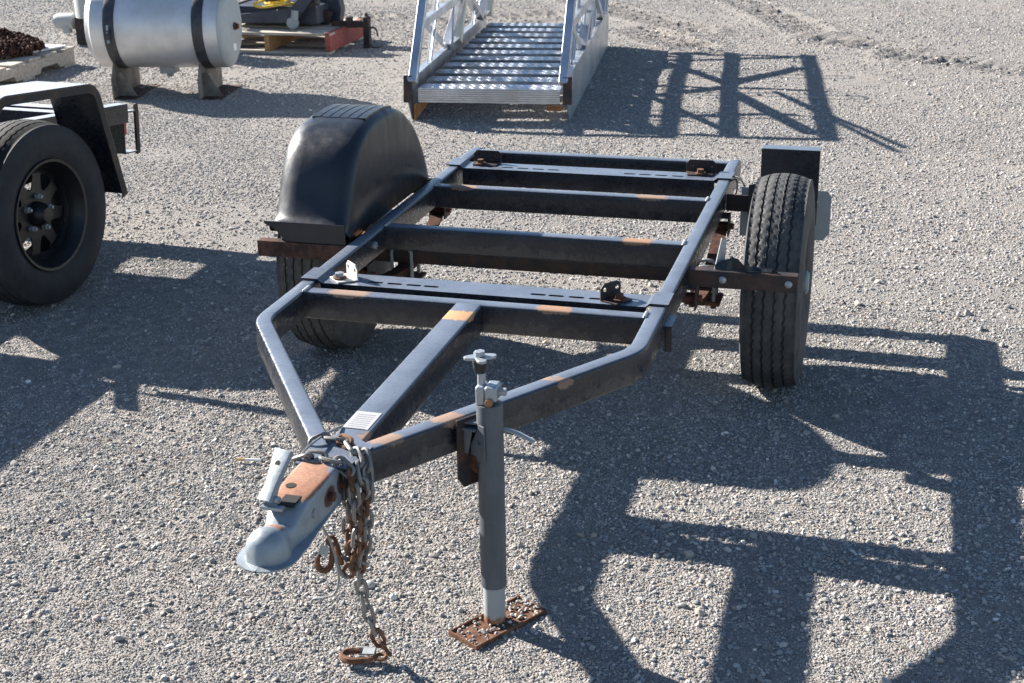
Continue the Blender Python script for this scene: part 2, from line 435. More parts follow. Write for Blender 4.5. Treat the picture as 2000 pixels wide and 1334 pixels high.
# ------------------------------------------------------------------ gravel (stuff)
def stone_mat():
    t = NT("gravel stones")
    a = t.n("ShaderNodeAttribute", attribute_type='INSTANCER', attribute_name='tint')
    n = t.noise(1.6, 3, .6)
    c = t.mix(t.ramp(n, .3, .7, 0, .35), a.outputs['Color'], (.20, .19, .18))
    g = t.n("ShaderNodeNewGeometry"); c = t.mix(t.ramp(g.outputs['Random Per Island'], 0, 1, 0, .45), c, (.35, .335, .31))
    return t.out(c, .8, 0, .3)
M_stone = stone_mat()
stones = bpy.data.collections.new("gravel stone shapes")
for k in range(9):
    bm = bmesh.new(); bmesh.ops.create_icosphere(bm, subdivisions=2, radius=1.0)
    r_ = np.random.default_rng(50 + k); ax = r_.normal(size=(7, 3)); ax /= np.linalg.norm(ax, axis=1)[:, None]
    for v in bm.verts:
        p = np.array(v.co); p = p / np.linalg.norm(p); q = 1.0
        for j in range(7):      # cut facets
            d_ = p @ ax[j]; lim = .60 + .055 * j
            if d_ * q > lim: q = lim / d_
        q *= 1 + .035 * r_.normal()
        v.co = Vector(p * q * np.array([1.0, .70 + .2 * math.sin(k * 1.7), .46 + .03 * k]))
    me = bpy.data.meshes.new("stone"); bm.to_mesh(me); bm.free(); me.materials.append(M_stone)
    me.polygons.foreach_set('use_smooth', [True] * len(me.polygons)); me.set_sharp_from_angle(angle=R(24))
    stones.objects.link(bpy.data.objects.new("stone", me))
for k in range(4):      # tufts of fine grit
    r_ = np.random.default_rng(90 + k); vs_, fs_ = [], []
    for q in range(13):
        bm = bmesh.new(); bmesh.ops.create_icosphere(bm, subdivisions=1, radius=1.0)
        sc_ = r_.uniform(.0011, .0026) * np.array([1, r_.uniform(.6, .95), r_.uniform(.5, .8)]); a = r_.uniform(0, 6.28); o_ = r_.uniform(-.014, .014, 2)
        b_ = len(vs_)
        for v in bm.verts:
            p = np.array(v.co) * (1 + .16 * r_.normal()) * sc_; vs_.append((o_[0] + p[0] * math.cos(a) - p[1] * math.sin(a), o_[1] + p[0] * math.sin(a) + p[1] * math.cos(a), p[2] + .0006))
        fs_ += [tuple(b_ + v.index for v in f.verts) for f in bm.faces]; bm.free()
    me = bpy.data.meshes.new("stone_zgrit"); me.from_pydata(vs_, [], fs_); me.materials.append(M_stone)
    stones.objects.link(bpy.data.objects.new("stone_zgrit", me))
def in_view(x, y, mg):
    d = np.stack([x - CAM[0], y - CAM[1], np.full_like(x, -CAM[2])], -1)
    z = d @ np.array(_fw); u = d @ np.array(_rt) / np.maximum(z, .01) * FPX; v = d @ np.array(_up) / np.maximum(z, .01) * FPX
    return (z > .2) & (np.abs(u) < 1000 * (1 + mg)) & (v > -667 * (1 + mg)) & (v < 667 * (1 + mg * .5))
def scatter(n, x0, x1, y0, y1, smin, smax, power, dens=None, mg=.18):
    x = rng.uniform(x0, x1, n); y = rng.uniform(y0, y1, n); k = in_view(x, y, mg)
    if dens is not None: k &= rng.random(n) < dens(x, y)
    x, y = x[k], y[k]; s_ = smin + (smax - smin) * rng.random(len(x)) ** power
    return x, y, s_
def on_plate(n):      # gravel kicked onto the jack's foot plate
    a, b = rng.random(n), rng.random(n); a = np.where(rng.random(n) < .6, a ** 1.7, a)
    x = .168 + .113 * (1 - a) + .075 * b; y = -.759 + .182 * (1 - a) - .044 * b
    return x, y, rng.uniform(.0025, .0055, n)
patch = lambda x, y: np.clip(.74 + 1.3 * vnoise(x, y, .55, 21) + .7 * vnoise(x, y, .16, 22), .12, 1)
patch2 = lambda x, y: np.clip(.50 + 1.5 * vnoise(x, y, .9, 31) + 1.1 * vnoise(x, y, .30, 32), .05, 1)
sets = [scatter(270000, -3.2, 3.0, -1.7, 1.4, .0022, .0056, 1.7, patch),
        scatter(40000, -3.2, 3.0, -1.7, 1.4, .0050, .0098, 2.3, patch2),
        scatter(900, -3.2, 3.0, -1.7, 2.5, .009, .017, 3.0),
        scatter(260000, -6.5, 4.0, 1.4, 5.0, .0032, .0070, 1.7, patch),
        scatter(17000, -6.5, 4.0, 1.4, 5.0, .0070, .012, 2.6, patch2),
        scatter(270000, -9.5, 4.5, 5.0, 12.0, .0042, .0088, 1.7, patch),
        scatter(4000, -9.5, 4.5, 5.0, 12.0, .010, .018, 3),
        on_plate(170),
        scatter(40000, -3.2, 3.0, -1.7, 1.6, .92, 1.15, 1.0)]      # tufts of grit, a dozen grains each
NT_ = len(sets[-1][0])
PX = np.concatenate([s_[0] for s_ in sets]); PY = np.concatenate([s_[1] for s_ in sets]); PS = np.concatenate([s_[2] for s_ in sets])
PN = len(PX); print('stones', PN)
pal = np.array([(.22, .225, .23), (.17, .18, .19), (.28, .275, .265), (.34, .31, .28), (.38, .34, .30), (.13, .135, .14), (.44, .41, .38), (.30, .235, .21), (.25, .26, .25), (.60, .58, .55), (.40, .31, .23)])
wts = np.array([.16, .12, .17, .16, .12, .07, .09, .05, .07, .025, .03]); wts /= wts.sum()
tint = pal[rng.choice(len(pal), PN, p=wts)] * 1.20 * rng.uniform(.55, 1.45, (PN, 1)) * np.array([1.01, 1.0, .995])
pm = bpy.data.meshes.new("gravel"); pm.vertices.add(PN)
pm.vertices.foreach_set('co', np.stack([PX, PY, ground_z(PX, PY) + np.where(np.arange(PN) >= PN - NT_, .0004, PS * rng.uniform(-.05, .32, PN) + .007 * ((np.arange(PN) >= PN - NT_ - 170) & (np.arange(PN) < PN - NT_)))], -1).astype(np.float32).ravel())
def attr(nm, ty, key, data):
    a = pm.attributes.new(nm, ty, 'POINT'); a.data.foreach_set(key, np.ascontiguousarray(data).ravel())
attr('tint', 'FLOAT_VECTOR', 'vector', tint.astype(np.float32))
attr('rot', 'FLOAT_VECTOR', 'vector', np.stack([rng.normal(0, .38, PN) * (np.arange(PN) < PN - NT_), rng.normal(0, .38, PN) * (np.arange(PN) < PN - NT_), rng.uniform(0, 6.283, PN)], -1).astype(np.float32))
attr('scl', 'FLOAT_VECTOR', 'vector', (PS[:, None] * rng.uniform(.85, 1.2, (PN, 3))).astype(np.float32))
pick = rng.integers(0, 9, PN); pick[-NT_:] = rng.integers(9, 13, NT_); attr('pick', 'INT', 'value', pick.astype(np.int32))
gravel = bpy.data.objects.new("gravel", pm); COL.objects.link(gravel); tag(gravel, kind='stuff')
ng = bpy.data.node_groups.new("scatter gravel", 'GeometryNodeTree')
ng.interface.new_socket("Geometry", in_out='INPUT', socket_type='NodeSocketGeometry')
ng.interface.new_socket("Geometry", in_out='OUTPUT', socket_type='NodeSocketGeometry')
gi = ng.nodes.new('NodeGroupInput'); go = ng.nodes.new('NodeGroupOutput')
iop = ng.nodes.new('GeometryNodeInstanceOnPoints'); ci = ng.nodes.new('GeometryNodeCollectionInfo')
ci.inputs['Collection'].default_value = stones; ci.inputs['Separate Children'].default_value = True; ci.inputs['Reset Children'].default_value = True
iop.inputs['Pick Instance'].default_value = True
def na(nm, ty):
    n_ = ng.nodes.new('GeometryNodeInputNamedAttribute'); n_.data_type = ty; n_.inputs['Name'].default_value = nm
    return next(o for o in n_.outputs if o.enabled and o.name == 'Attribute')
e2r = ng.nodes.new('FunctionNodeEulerToRotation')
ng.links.new(na('rot', 'FLOAT_VECTOR'), e2r.inputs[0])
ng.links.new(gi.outputs[0], iop.inputs['Points']); ng.links.new(ci.outputs[0], iop.inputs['Instance'])
ng.links.new(e2r.outputs[0], iop.inputs['Rotation']); ng.links.new(na('scl', 'FLOAT_VECTOR'), iop.inputs['Scale'])
ng.links.new(na('pick', 'INT'), iop.inputs['Instance Index']); ng.links.new(iop.outputs[0], go.inputs[0])
gravel.modifiers.new("scatter", 'NODES').node_group = ng

# ------------------------------------------------------------------ the utility trailer frame
T = thing("utility_trailer", "bare black utility trailer frame with zinc coupler, one plastic fender and grey tongue jack", "trailer", (0, Y0, 0))
XC, HW, ZT, TH, TW = -.006, .487, .50, .078, .044
ZC = ZT - TH / 2
tubeprof = rrect(TW, TH, .008, 3)
def rail(s):
    a = Vector((XC + s * HW, -.215, ZC)); d1 = Vector((0, -1, 0)); d2 = Vector((-s * .552, -.834, 0)).normalized()
    rad = .15; ang = math.acos(d1.dot(d2)); tl = rad * math.tan(ang / 2); p0 = a - d1 * tl; p1 = a + d2 * tl
    cen = p0 + Vector((-s * rad, 0, 0)); path = [Vector((XC + s * HW, 1.705, ZC))]
    for i in range(11):
        t = ang * i / 10; path.append(cen + Vector((s * rad * math.cos(t), -rad * math.sin(t), 0)))
    path.append(Vector((XC + s * .026, -.215 - (HW - .026) / .552 * .834, ZC)))
    MB().sweep(tubeprof, path).build("side_rail", M_frame, T)
rail(1); rail(-1)
xi = HW - TW / 2
for y in (0, .6356, 1.129, 1.648):
    MB().sweep(tubeprof, [(XC - xi - .002, y + TW / 2, ZC - .0008), (XC + xi + .002, y + TW / 2, ZC - .0008)]).build("cross_tube", M_frame, T)
tw = MB().sweep(rrect(.074, TH, .008, 3), [(XC, .001, ZC + .0006), (XC, -.60, ZC + .0006), (XC - .001, -.905, ZC + .0006)]); tw.build("tongue_tube", M_frame, T)
MB().plate([(-.075, -.885), (-.062, -.992), (.046, -.992), (.063, -.885), (.0, -.84)], [], .005, Matrix.Translation((0, 0, ZT + .0005))).build("tongue_plate", M_frame, T, .001)
MB().box(-.05, .04, -.99, -.93, .43, .4995).build("tongue_end", M_frame, T, .004)
for x, y in ((XC - xi, 0), (XC + xi, 0), (XC - xi, .6356), (XC + xi, .6356), (XC - xi, 1.129), (XC + xi, 1.129)):
    w = MB()
    for i in range(4): 
        c = Vector((x, y + .004 + i * .0105, ZT + .0005)); w.lathe([(.0001, .005), (.0045, .0035), (.0065, -.001)], c, (0, 0, 1), 7)
    w.build("weld_bead", M_zincdull, T)
# slotted bars with end tabs that lap over the rails
def slotted_bar(y0, y1, slots, depth):
    mb = MB(); zt = ZT - .004; xa, xb = XC - xi + .012, XC + xi - .012
    mb.plate([(xa, y0), (xb, y0), (xb, y1), (xa, y1)], [slot(x, (y0 + y1) / 2 - .012, .044, .013) for x in slots], -.004, Matrix.Translation((0, 0, zt)))
    mb.box(xa, xb, y0, y0 + .004, zt - depth, zt - .0042)
    mb.box(xa, xb, y1 - .004, y1, zt - .03, zt - .0042)
    for s in (-1, 1):
        xo = XC + s * (HW + TW / 2 + .002); xm = XC + s * (xi - .002); xn = XC + s * (xi - .014)
        prof = [(xn, zt), (xm, ZT + .0065), (xo, ZT + .0065), (xo, ZT + .0012), (xm, ZT + .0012), (xn, zt - .004)]
        vs = [(x, y, z) for y in (y0, y1) for x, z in prof]
        mb.add(vs, [(0, 1, 2, 3, 4, 5), (11, 10, 9, 8, 7, 6)] + [(i, (i + 1) % 6, 6 + (i + 1) % 6, 6 + i) for i in range(6)])
    return mb.build("slotted_bar", M_frame, T)
slotted_bar(.088, .183, [-.31, -.255, -.20, -.15, .15, .20, .255, .31], .03)
slotted_bar(1.405, 1.50, [-.30, -.243, -.186, -.13, .145, .2, .257, .315], .062)
# angle brackets bolted on the bars
def angle_bracket(base, d, h, foot, mat, bolt):
    """upright plate along d from base, foot plate to the side 'foot', bolt at 'bolt'"""
    d = Vector(d); L = d.length; dn = d.normalized(); up = Vector((0, 0, 1)); nrm = dn.cross(up)
    c = .012
    mb = MB().plate([(0, 0), (L, 0), (L, h - c), (L - c, h), (c, h), (0, h - c)], [circ(L * .2, h * .62, .006), circ(L * .82, h * .62, .006)], .004, frameM(base, dn, up, nrm))
    f = Vector(foot)
    fo = [Vector((0, 0, 0)), d, d * .9 + f, d * .1 + f]
    mb.add([Vector(base) + p + Vector((0, 0, z)) for z in (0, .004) for p in fo], [(0, 1, 2, 3), (7, 6, 5, 4)] + [(i, (i + 1) % 4, 4 + (i + 1) % 4, 4 + i) for i in range(4)])
    o = mb.build("angle_bracket", mat, T, .0008)
    b = MB().disc(Vector(bolt) + Vector((0, 0, .003)), (0, 0, 1), .019, .003, 16).build("washer", M_rust, o)
    MB().disc(Vector(bolt) + Vector((0, 0, .011)), (0, 0, 1), .0125, .012, 6).build("bolt", M_zinc if mat is M_cream else M_rust, o, .001)
zb = ZT - .003
angle_bracket((-.362, .118, zb), (-.052, .052, 0), .044, (-.04, -.035, 0), M_cream, (-.415, .122, zb + .004))
angle_bracket((.322, .105, zb), (.042, .056, 0), .046, (.045, -.03, 0), M_rblack, (.372, .115, zb + .004))
angle_bracket((-.442, 1.497, zb), (.105, 0, 0), .045, (0, -.055, 0), M_rblack, (-.405, 1.455, zb + .004))
angle_bracket((.335, 1.508, zb), (.105, 0, 0), .045, (0, -.055, 0), M_rblack, (.39, 1.47, zb + .004))
# label on the tongue
MB().box(-.038, .019, -.803, -.716, ZT + .0014, ZT + .0019).build("warning_label", M_label, T)
# small bolt and marker bracket
MB().disc((XC - xi + .004, .53, ZC + .008), (1, 0, 0), .012, .012, 6).build("bolt", M_zinc, T, .001)
mk = MB().box(.500, .506, .05, .14, .392, .462); mk.box(.506, .522, .05, .056, .392, .462); mk.box(.506, .522, .056, .14, .458, .462); mk.build("marker_bracket", M_black, T, .0015)
# axle, springs, hangers
AY, AZ = .88, .332
MB().sweep(rrect(.05, .05, .006), [(-.62, AY, AZ), (.62, AY, AZ)]).build("axle", M_rblack, T)
for s in (-1, 1):
    sx = s * .497 + XC * .5
    sp = MB()
    for k, (hl, z) in enumerate(((.37, 0), (.28, -.008), (.19, -.016))):
        P = [(sx, AY + hl * t, .292 + z + .085 * (hl * t / .37) ** 2) for t in np.linspace(-1, 1, 11)]
        sp.sweep([(-.022, -.0035), (.022, -.0035), (.022, .0035), (-.022, .0035)], P)
    for e in (-1, 1): sp.lathe([(.016, -.024), (.016, .024), (.009, .024), (.009, -.024)], (sx, AY + e * .372, .382), (1, 0, 0), 14, closed=True)
    o = sp.build("leaf_spring", M_rustdk, T)
    MB().box(sx - .05, sx + .055, AY - .055, AY + .055, .246, .256).build("axle_plate", M_rust, o, .003)
    for dy in (-.034, .034):
        p = [(sx - .034, AY + dy, .236)] + [(sx - .034, AY + dy, .34)] + [(sx + .034 * math.cos(a), AY + dy, .346 + .022 * math.sin(a)) for a in np.linspace(math.pi, 0, 7)] + [(sx + .034, AY + dy, .236)]
        MB().tube(p, .006, 8).build("u_bolt", M_zincdull, o)
        for q in (-.034, .034): MB().disc((sx + q, AY + dy, .240), (0, 0, 1), .010, .012, 6).build("nut", M_rust, o)
    for e in (-1, 1):
        h = MB()
        for q in (-.027, .027): h.box(sx + q - .0025, sx + q + .0025, AY + e * .372 - .03, AY + e * .372 + .03, .355, .421)
        h.box(sx - .0245, sx + .0245, AY + e * .372 - .03, AY + e * .372 + .03, .415, .4215)
        h.build("spring_hanger", M_rblack, T, .001)
        MB().disc((sx, AY + e * .372, .382), (1, 0, 0), .011, .085, 6).build("hanger_bolt", M_rust, T)

# wheels ---------------------------------------------------------
def tyre_mesh(Rr, wid, rim, ribs=5, seg=180, notch=True):
    """tread with real grooves (zigzag edges and notched ribs), rounded shoulders and bulging sidewalls; axis x"""
    tw_ = wid * .80; prof = []; role = []
    gw = .0055; gd = .008; rw = (tw_ - (ribs - 1) * gw) / ribs
    prof += [(rim, -wid * .40), (rim + .012, -wid * .43), (rim + (Rr - rim) * .30, -wid * .495), (rim + (Rr - rim) * .52, -wid * .5), (rim + (Rr - rim) * .74, -wid * .475), (Rr - .014, -wid * .44)]
    role += ['s'] * 6
    x = -tw_ / 2
    for i in range(ribs):
        cr = lambda xx: Rr - .015 * abs(2 * xx / tw_) ** 2.2
        a, b = x, x + rw
        pts = [(cr(a), a, 'L'), (cr((a * 3 + b) / 4), (a * 3 + b) / 4, 'l'), (cr((a + b) / 2), (a + b) / 2, 'c'), (cr((a + b * 3) / 4), (a + b * 3) / 4, 'r'), (cr(b), b, 'R')]
        for r_, h_, k in pts: prof.append((r_, h_)); role.append(k + str(i))
        if i < ribs - 1:
            prof.append((cr(b) - gd, b + .0006)); role.append('g'); prof.append((cr(b) - gd, b + gw - .0006)); role.append('g')
        x += rw + gw
    prof += [(r_, -h_) for r_, h_ in prof[5::-1]] ; role += ['s'] * 6
    def mod(k, q, r, h):
        ro = role[q]
        if ro[0] in 'LR':
            i = int(ro[1]); ph = (k + 2 * i) % 4
            outer = (i == 0 and ro[0] == 'L') or (i == ribs - 1 and ro[0] == 'R')
            if not outer: h += (.0020 if ph < 2 else -.0006) * (1 if ro[0] == 'L' else -1)
            if notch and ph == 0 and i != ribs // 2: r -= .0045
        elif ro[0] in 'lr' and notch:
            i = int(ro[1]); ph = (k + 2 * i + (1 if ro[0] == 'l' else 3)) % 4
            if ph == 0: r -= .0040
        return r, h
    return prof, mod
def trailer_wheel(s):
    c = (XC + s * .728, AY - .01, .330)
    w = thing("wheel", None, None); w.parent = T; w.location = Vector(c) - Vector((0, Y0, 0))
    prof, mod = tyre_mesh(.330, .178, .168)
    ty = MB().lathe(prof, (0, 0, 0), (1, 0, 0), 240, mod=mod)
    ty.v = [(v[0] * (1 + .05 * max(0, min(1, (-.20 - v[2]) / .12))), v[1], max(v[2], -.3255 - .06 * max(0, -v[2] - .3255))) for v in ty.v]
    ty.build("tyre", M_tread, w, smooth=32, local=True)
    rp = [(.168, -.07), (.172, -.075), (.160, -.066), (.150, -.03), (.150, .03), (.160, .066), (.172, .075), (.168, .07), (.146, .03), (.146, .0), (.09, .02), (.07, .034), (.045, .034), (.0001, .034)]
    MB().lathe([(r, h * s) for r, h in rp], (0, 0, 0), (1, 0, 0), 40).build("rim", M_rim, w, local=True)
    MB().lathe([(.04, s * .03), (.036, s * .085), (.03, s * .092), (.0001, s * .093)], (0, 0, 0), (1, 0, 0), 20).build("hub_cap", M_zincdull, w, local=True)
    MB().lathe([(.0001, -s * .02), (.05, -s * .02), (.05, -s * .08), (.035, -s * .09), (.0001, -s * .09)], (0, 0, 0), (1, 0, 0), 20).build("hub", M_rustdk, w, local=True)
    for k in range(5):
        a = 2 * math.pi * k / 5
        MB().disc((s * .042, .057 * math.cos(a), .057 * math.sin(a)), (1, 0, 0), .010, .016, 6).build("lug_nut", M_zinc, w, local=True)
trailer_wheel(1); trailer_wheel(-1)

# fender brackets ----------------------------------------------------
def front_bracket(s, rusty):
    xa, xb = XC + s * (HW + TW / 2 + .001), XC + s * .812; a, b = min(xa, xb), max(xa, xb)
    o = MB().box(a, b, .447, .451, .438, .487).box(a, b, .451, .482, .4835, .487).build("fender_bracket", M_rblack if not rusty else M_rustbr, T, .0015)
    return o
M_rustbr = rust_mat("rust-brown painted steel", (.03, .018, .016), (.10, .052, .038), 18)
fb = front_bracket(1, False)
for x in (.600, .782):
    MB().lathe([(.0001, -.006), (.006, -.0055), (.0105, -.002), (.011, .002), (.0001, .002)], (x, .446, .463), (0, 1, 0), 16).build("bolt", M_zinc, fb)
front_bracket(-1, True)
# rear arms and upright mounting plates
for s in (1, -1):
    xa, xb = sorted((XC + s * (HW + TW / 2 + .001), XC + s * .615))
    MB().box(xa, xb, 1.286, 1.296, .425, .482).build("rear_arm", M_rblack, T, .002)
up_ = MB().box(.616, .805, 1.262, 1.267, .40, .650).box(.616, .805, 1.267, 1.318, .645, .650); up_.build("rear_fender_plate", M_frame, T, .0015)
MB().disc((.706, 1.2605, .60), (0, 1, 0), .013, .003, 14).build("bolt", M_rblack, T)
rp_ = [(-.150, 0), (.130, 0), (.150, .025), (.150, .150), (.135, .168), (-.150, .168)]
MB().plate(rp_, [circ(.10, .13, .006)], .003, frameM((.695, 1.36, .320), (1, 0, 0), (0, .10, .995), (0, -.995, .10))).build("mud_plate", M_zincdull, T)
MB().plate([(0, 0), (.03, .02), (.075, .10), (.085, .15), (.07, .155), (.05, .115), (.0, .10)], [], .004, frameM((.578, 1.275, .42), (1, 0, 0), (0, .05, 1), (0, -1, .05))).build("gusset", M_rblack, T)
# scrap of torn fender left on the right bracket
sc = []
for i, x in enumerate(np.linspace(.575, .75, 12)):
    h = .028 * math.exp(-((x - .625) / .035) ** 2) + .008 + .003 * math.sin(i * 2.1); sc.append((x, h))
mb = MB(); vs = [(x, .462, .489) for x, h in sc] + [(x, .466 + .010 * math.sin(i), .489 + h) for i, (x, h) in enumerate(sc)] + [(x, .470 + .010 * math.sin(i), .489 + h - .001) for i, (x, h) in enumerate(sc)] + [(x, .468, .489) for x, h in sc]
n = len(sc); mb.add(vs, [(r_ * n + i, r_ * n + i + 1, (r_ + 1) % 4 * n + i + 1, (r_ + 1) % 4 * n + i) for r_ in range(4) for i in range(n - 1)] + [(0, n, 2 * n, 3 * n), (n - 1, 4 * n - 1, 3 * n - 1, 2 * n - 1)])
mb.build("fender_scrap", M_plastic, T)
MB().plate([(0, 0), (.03, 0), (.025, .08), (.008, .09)], [], .004, frameM((.572, .475, .486), (.8, .6, 0), (.1, .05, .99), (.6, -.8, 0))).build("bent_tab", M_zinc, T)
# left fender ----------------------------------------------------------
ARCH = [(.452, .545), (.466, .553), (.480, .568), (.510, .615), (.545, .68), (.595, .748), (.66, .79), (.74, .808), (.83, .812), (.92, .808), (1.0, .79), (1.07, .755), (1.14, .70), (1.195, .635), (1.235, .57), (1.258, .52), (1.266, .492)]
arch = [(p.y, p.z) for p in catmull([(0, y, z) for y, z in ARCH], 4)]
SEC = [(-.826, .115), (-.824, .085), (-.818, .05), (-.806, .024), (-.786, .008), (-.755, .001), (-.70, 0), (-.60, 0), (-.565, .002), (-.548, .008), (-.538, .018), (-.534, .034)]
fv = []; NS = len(SEC); NA = len(arch)
for i, (y, z) in enumerate(arch):
    a = arch[max(i - 1, 0)]; b = arch[min(i + 1, NA - 1)]; t = Vector((0, b[0] - a[0], b[1] - a[1])).normalized(); inn = Vector((0, t.z, -t.y))
    f = min(1, i / 10, (NA - 1 - i) / 10) ** .8      # corners are squarer near the two lower ends
    for x, d in SEC:
        xx = x
        if x < -.70: d = d * (.12 + .88 * f) ; xx = x - .004 * (1 - f)
        if x < -.74: xx += .052 - .014 * f
        fv.append(Vector((xx, y, z)) + inn * d)
mb = MB(); ff = [(i * NS + k, i * NS + k + 1, (i + 1) * NS + k + 1, (i + 1) * NS + k) for i in range(NA - 1) for k in range(NS - 1)]
b0 = len(fv)
for i, (y, z) in enumerate(arch):      # inner wall down to the frame
    e = fv[i * NS + NS - 1]; fv.append(Vector((-.532, e.y * .97 + .87 * .03, max(.494, e.z - (e.z - .494) * .55)))); fv.append(Vector((-.531, .478 + (1.256 - .478) * i / (NA - 1), .492)))
for i in range(NA - 1):
    ff.append((i * NS + NS - 1, b0 + 2 * i, b0 + 2 * i + 2, (i + 1) * NS + NS - 1)); ff.append((b0 + 2 * i, b0 + 2 * i + 1, b0 + 2 * i + 3, b0 + 2 * i + 2))
fo = mb.add(fv, ff).build("fender", M_plastic, T, smooth=50)
so = fo.modifiers.new("thickness", 'SOLIDIFY'); so.thickness = .004; so.offset = -1 if False else 1
def az(y):
    ys = [p[0] for p in arch]; return float(np.interp(y, ys, [p[1] for p in arch]))
for k in range(6):      # ribbed step patch on top
    xa = -.735 + k * .0305; r_ = MB(); ys = np.linspace(.735, .965, 9)
    P = [(xa + .0142, y, az(y) + .0020) for y in ys]
    r_.sweep([(-.0138, -.004), (.0138, -.004), (.0128, .0035), (-.0128, .0035)], P); r_.build("rib", M_plastic, fo, smooth=20)
st = []
for x, z in ((-.792, .549), (-.53, .549), (-.53, .489), (-.722, .489), (-.735, .497), (-.742, .512), (-.752, .518), (-.765, .532), (-.778, .535), (-.792, .542)): st.append((x, z))
MB().plate(st, [], .004, frameM((0, .4555, 0), (1, 0, 0), (0, 0, 1), (0, -1, 0))).build("fender_skirt", M_plastic, fo)
MB().beam((-.5225, .53, .470), (-.5215, .66, .486), .013, .02).build("fender_stay", M_rustor, T, .002)
MB().beam((-.5225, .68, .476), (-.5215, .84, .488), .013, .012).build("fender_stay", M_ivory, T)
# loose wires by the right rear rail
for P in ([(.49, 1.40, .49), (.52, 1.42, .50), (.525, 1.38, .46), (.50, 1.33, .44), (.495, 1.30, .47)], [(.49, 1.47, .495), (.53, 1.44, .50), (.56, 1.40, .46), (.565, 1.37, .43)]):
    MB().tube(catmull(P, 6), .0028, 6).build("wire", M_wire, T)

# coupler -----------------------------------------------------------------
CX = -.014
def coupler():
    secs = []      # y, top z, top half width, base half width, flange half width, base z, squareness
    zb0 = .436
    for y, tz, bw, fl, n in ((-.978, .506, .0455, .0465, 9), (-1.03, .506, .045, .047, 9), (-1.09, .505, .043, .049, 8), (-1.13, .502, .041, .051, 7), (-1.155, .492, .038, .053, 5), (-1.180, .474, .034, .055, 3.2)):
        secs.append((y, tz, bw, fl, zb0 - (y + .978) * -.012, n))
    yc, rb = -1.236, .0415
    for t in np.linspace(-.85, 1, 9):
        y = yc - rb * t; h = math.sqrt(max(0, 1 - t * t)); 
        if t < 0: h = max(h, .80 + .16 * (t + .85) / .85)
        secs.append((y, .438 + .056 * h ** .9, max(.002, .043 * h), math.sqrt(max(1e-5, .0575 ** 2 - max(0, yc - y) ** 2)), .438, 2.2))
    secs.append((yc - .0575 * .93, .4385, .0015, .0575 * .37, .438, 2)); secs.append((yc - .0575, .4382, .0008, .004, .438, 2))
    vs = []; K = 15
    for y, tz, bw, fl, zb, n in secs:
        ring = [(-fl, zb - .003), (-fl, zb)]
        for i in range(K):
            a = math.pi * (1 - i / (K - 1)); c, s_ = math.cos(a), max(0, math.sin(a))
            ring.append((bw * math.copysign(abs(c) ** (2 / n), c), zb + .001 + (tz - zb) * s_ ** (2 / n)))
        ring += [(fl, zb), (fl, zb - .003)]
        vs += [(CX + x, y, z) for x, z in ring]
    n = K + 4; fs = [(i * n + k, i * n + k + 1, (i + 1) * n + k + 1, (i + 1) * n + k) for i in range(len(secs) - 1) for k in range(n - 1)]
    fs += [(i * n, i * n + n - 1, (i + 1) * n + n - 1, (i + 1) * n) for i in range(len(secs) - 1)]
    fs.append(tuple(range(n)))
    sp = [((CX - .01, -1.085 - Y0, .508), (.060, .090, .013), (.34, .155, .09)), ((CX - .01, -1.02 - Y0, .509), (.036, .05, .012), (.36, .18, .11)), ((CX + .048, -1.045 - Y0, .470), (.02, .024, .02), (.10, .045, .03)),
          ((CX + .046, -.985 - Y0, .47), (.02, .02, .024), (.09, .04, .03)), ((CX + .004, -1.205 - Y0, .490), (.034, .012, .012), (.30, .14, .09)), ((CX - .045, -1.12 - Y0, .49), (.02, .04, .015), (.34, .18, .11))]
    mat = zinc("weathered zinc coupler", (.275, .315, .345), spots=sp, rough=.42, metal=.25, namt=.8)
    return MB().add(vs, fs).build("coupler", mat, T, smooth=42)
cp = coupler()
for x, y in ((.004, -1.015), (-.016, -1.085)):
    MB().lathe([(.0105, -.003), (.0105, .0006), (.0001, .0006)], (CX + x, y, .5062), (0, 0, 1), 16).build("bolt_hole_shade", M_hole_shade, cp)  # dark discs laid on top as hole shade, no opening beneath
MB().box(CX - .012, CX + .020, -1.158, -1.118, .4995, .5045).build("latch_slot_shade", M_hole_shade, cp)  # black block standing in for the shade of the slot
for y, z in ((-1.045, .47), (-.985, .468)): MB().disc((CX + .049, y, z), (1, 0, 0), .011, .014, 6).build("bolt", M_rustdk, cp, .0012)
MB().lathe([(.0001, 0), (.009, 0), (.009, -.006)], (CX + .0445, -1.115, .468), (1, .1, .1), 14).build("rivet", M_zinc, cp)
lv = MB()
la, lb = Vector((CX - .030, -1.155, .503)), Vector((CX - .016, -1.095, .585)); d = (lb - la).normalized(); sx_ = Vector((.93, -.30, .1)); sx_ = (sx_ - d * sx_.dot(d)).normalized(); nn = sx_.cross(d)
for t0, t1, w0, w1 in ((0, .18, .019, .016), (.18, 1, .016, .028)):
    pass
prof = [(-.5, 0), (-.5, .5), (-.42, .55), (.42, .55), (.5, .5), (.5, 0), (.40, 0), (.40, .42), (-.40, .42), (-.40, 0)]
vs = []; st_ = [(0, .036, .9), (.2, .030, .85), (.35, .029, .8), (1, .044, .35)]
for t, w, dp in st_:
    o = la + (lb - la) * t
    for a, b in prof: vs.append(o + sx_ * (a * w) - nn * (-b * w * dp))
n = len(prof); lv.add(vs, [(i * n + k, i * n + (k + 1) % n, (i + 1) * n + (k + 1) % n, (i + 1) * n + k) for i in range(len(st_) - 1) for k in range(n)] + [tuple(range(n)), tuple(reversed(range((len(st_) - 1) * n, len(st_) * n)))])
lev = lv.build("latch_lever", M_zblue, cp, .001)
p = la + (lb - la) * .72 + nn * .0095; MB().disc(p, nn, .0065, .002, 12).build("lever_hole_shade", M_hole_shade, lev)  # dark disc on the lever, painted shade of a hole
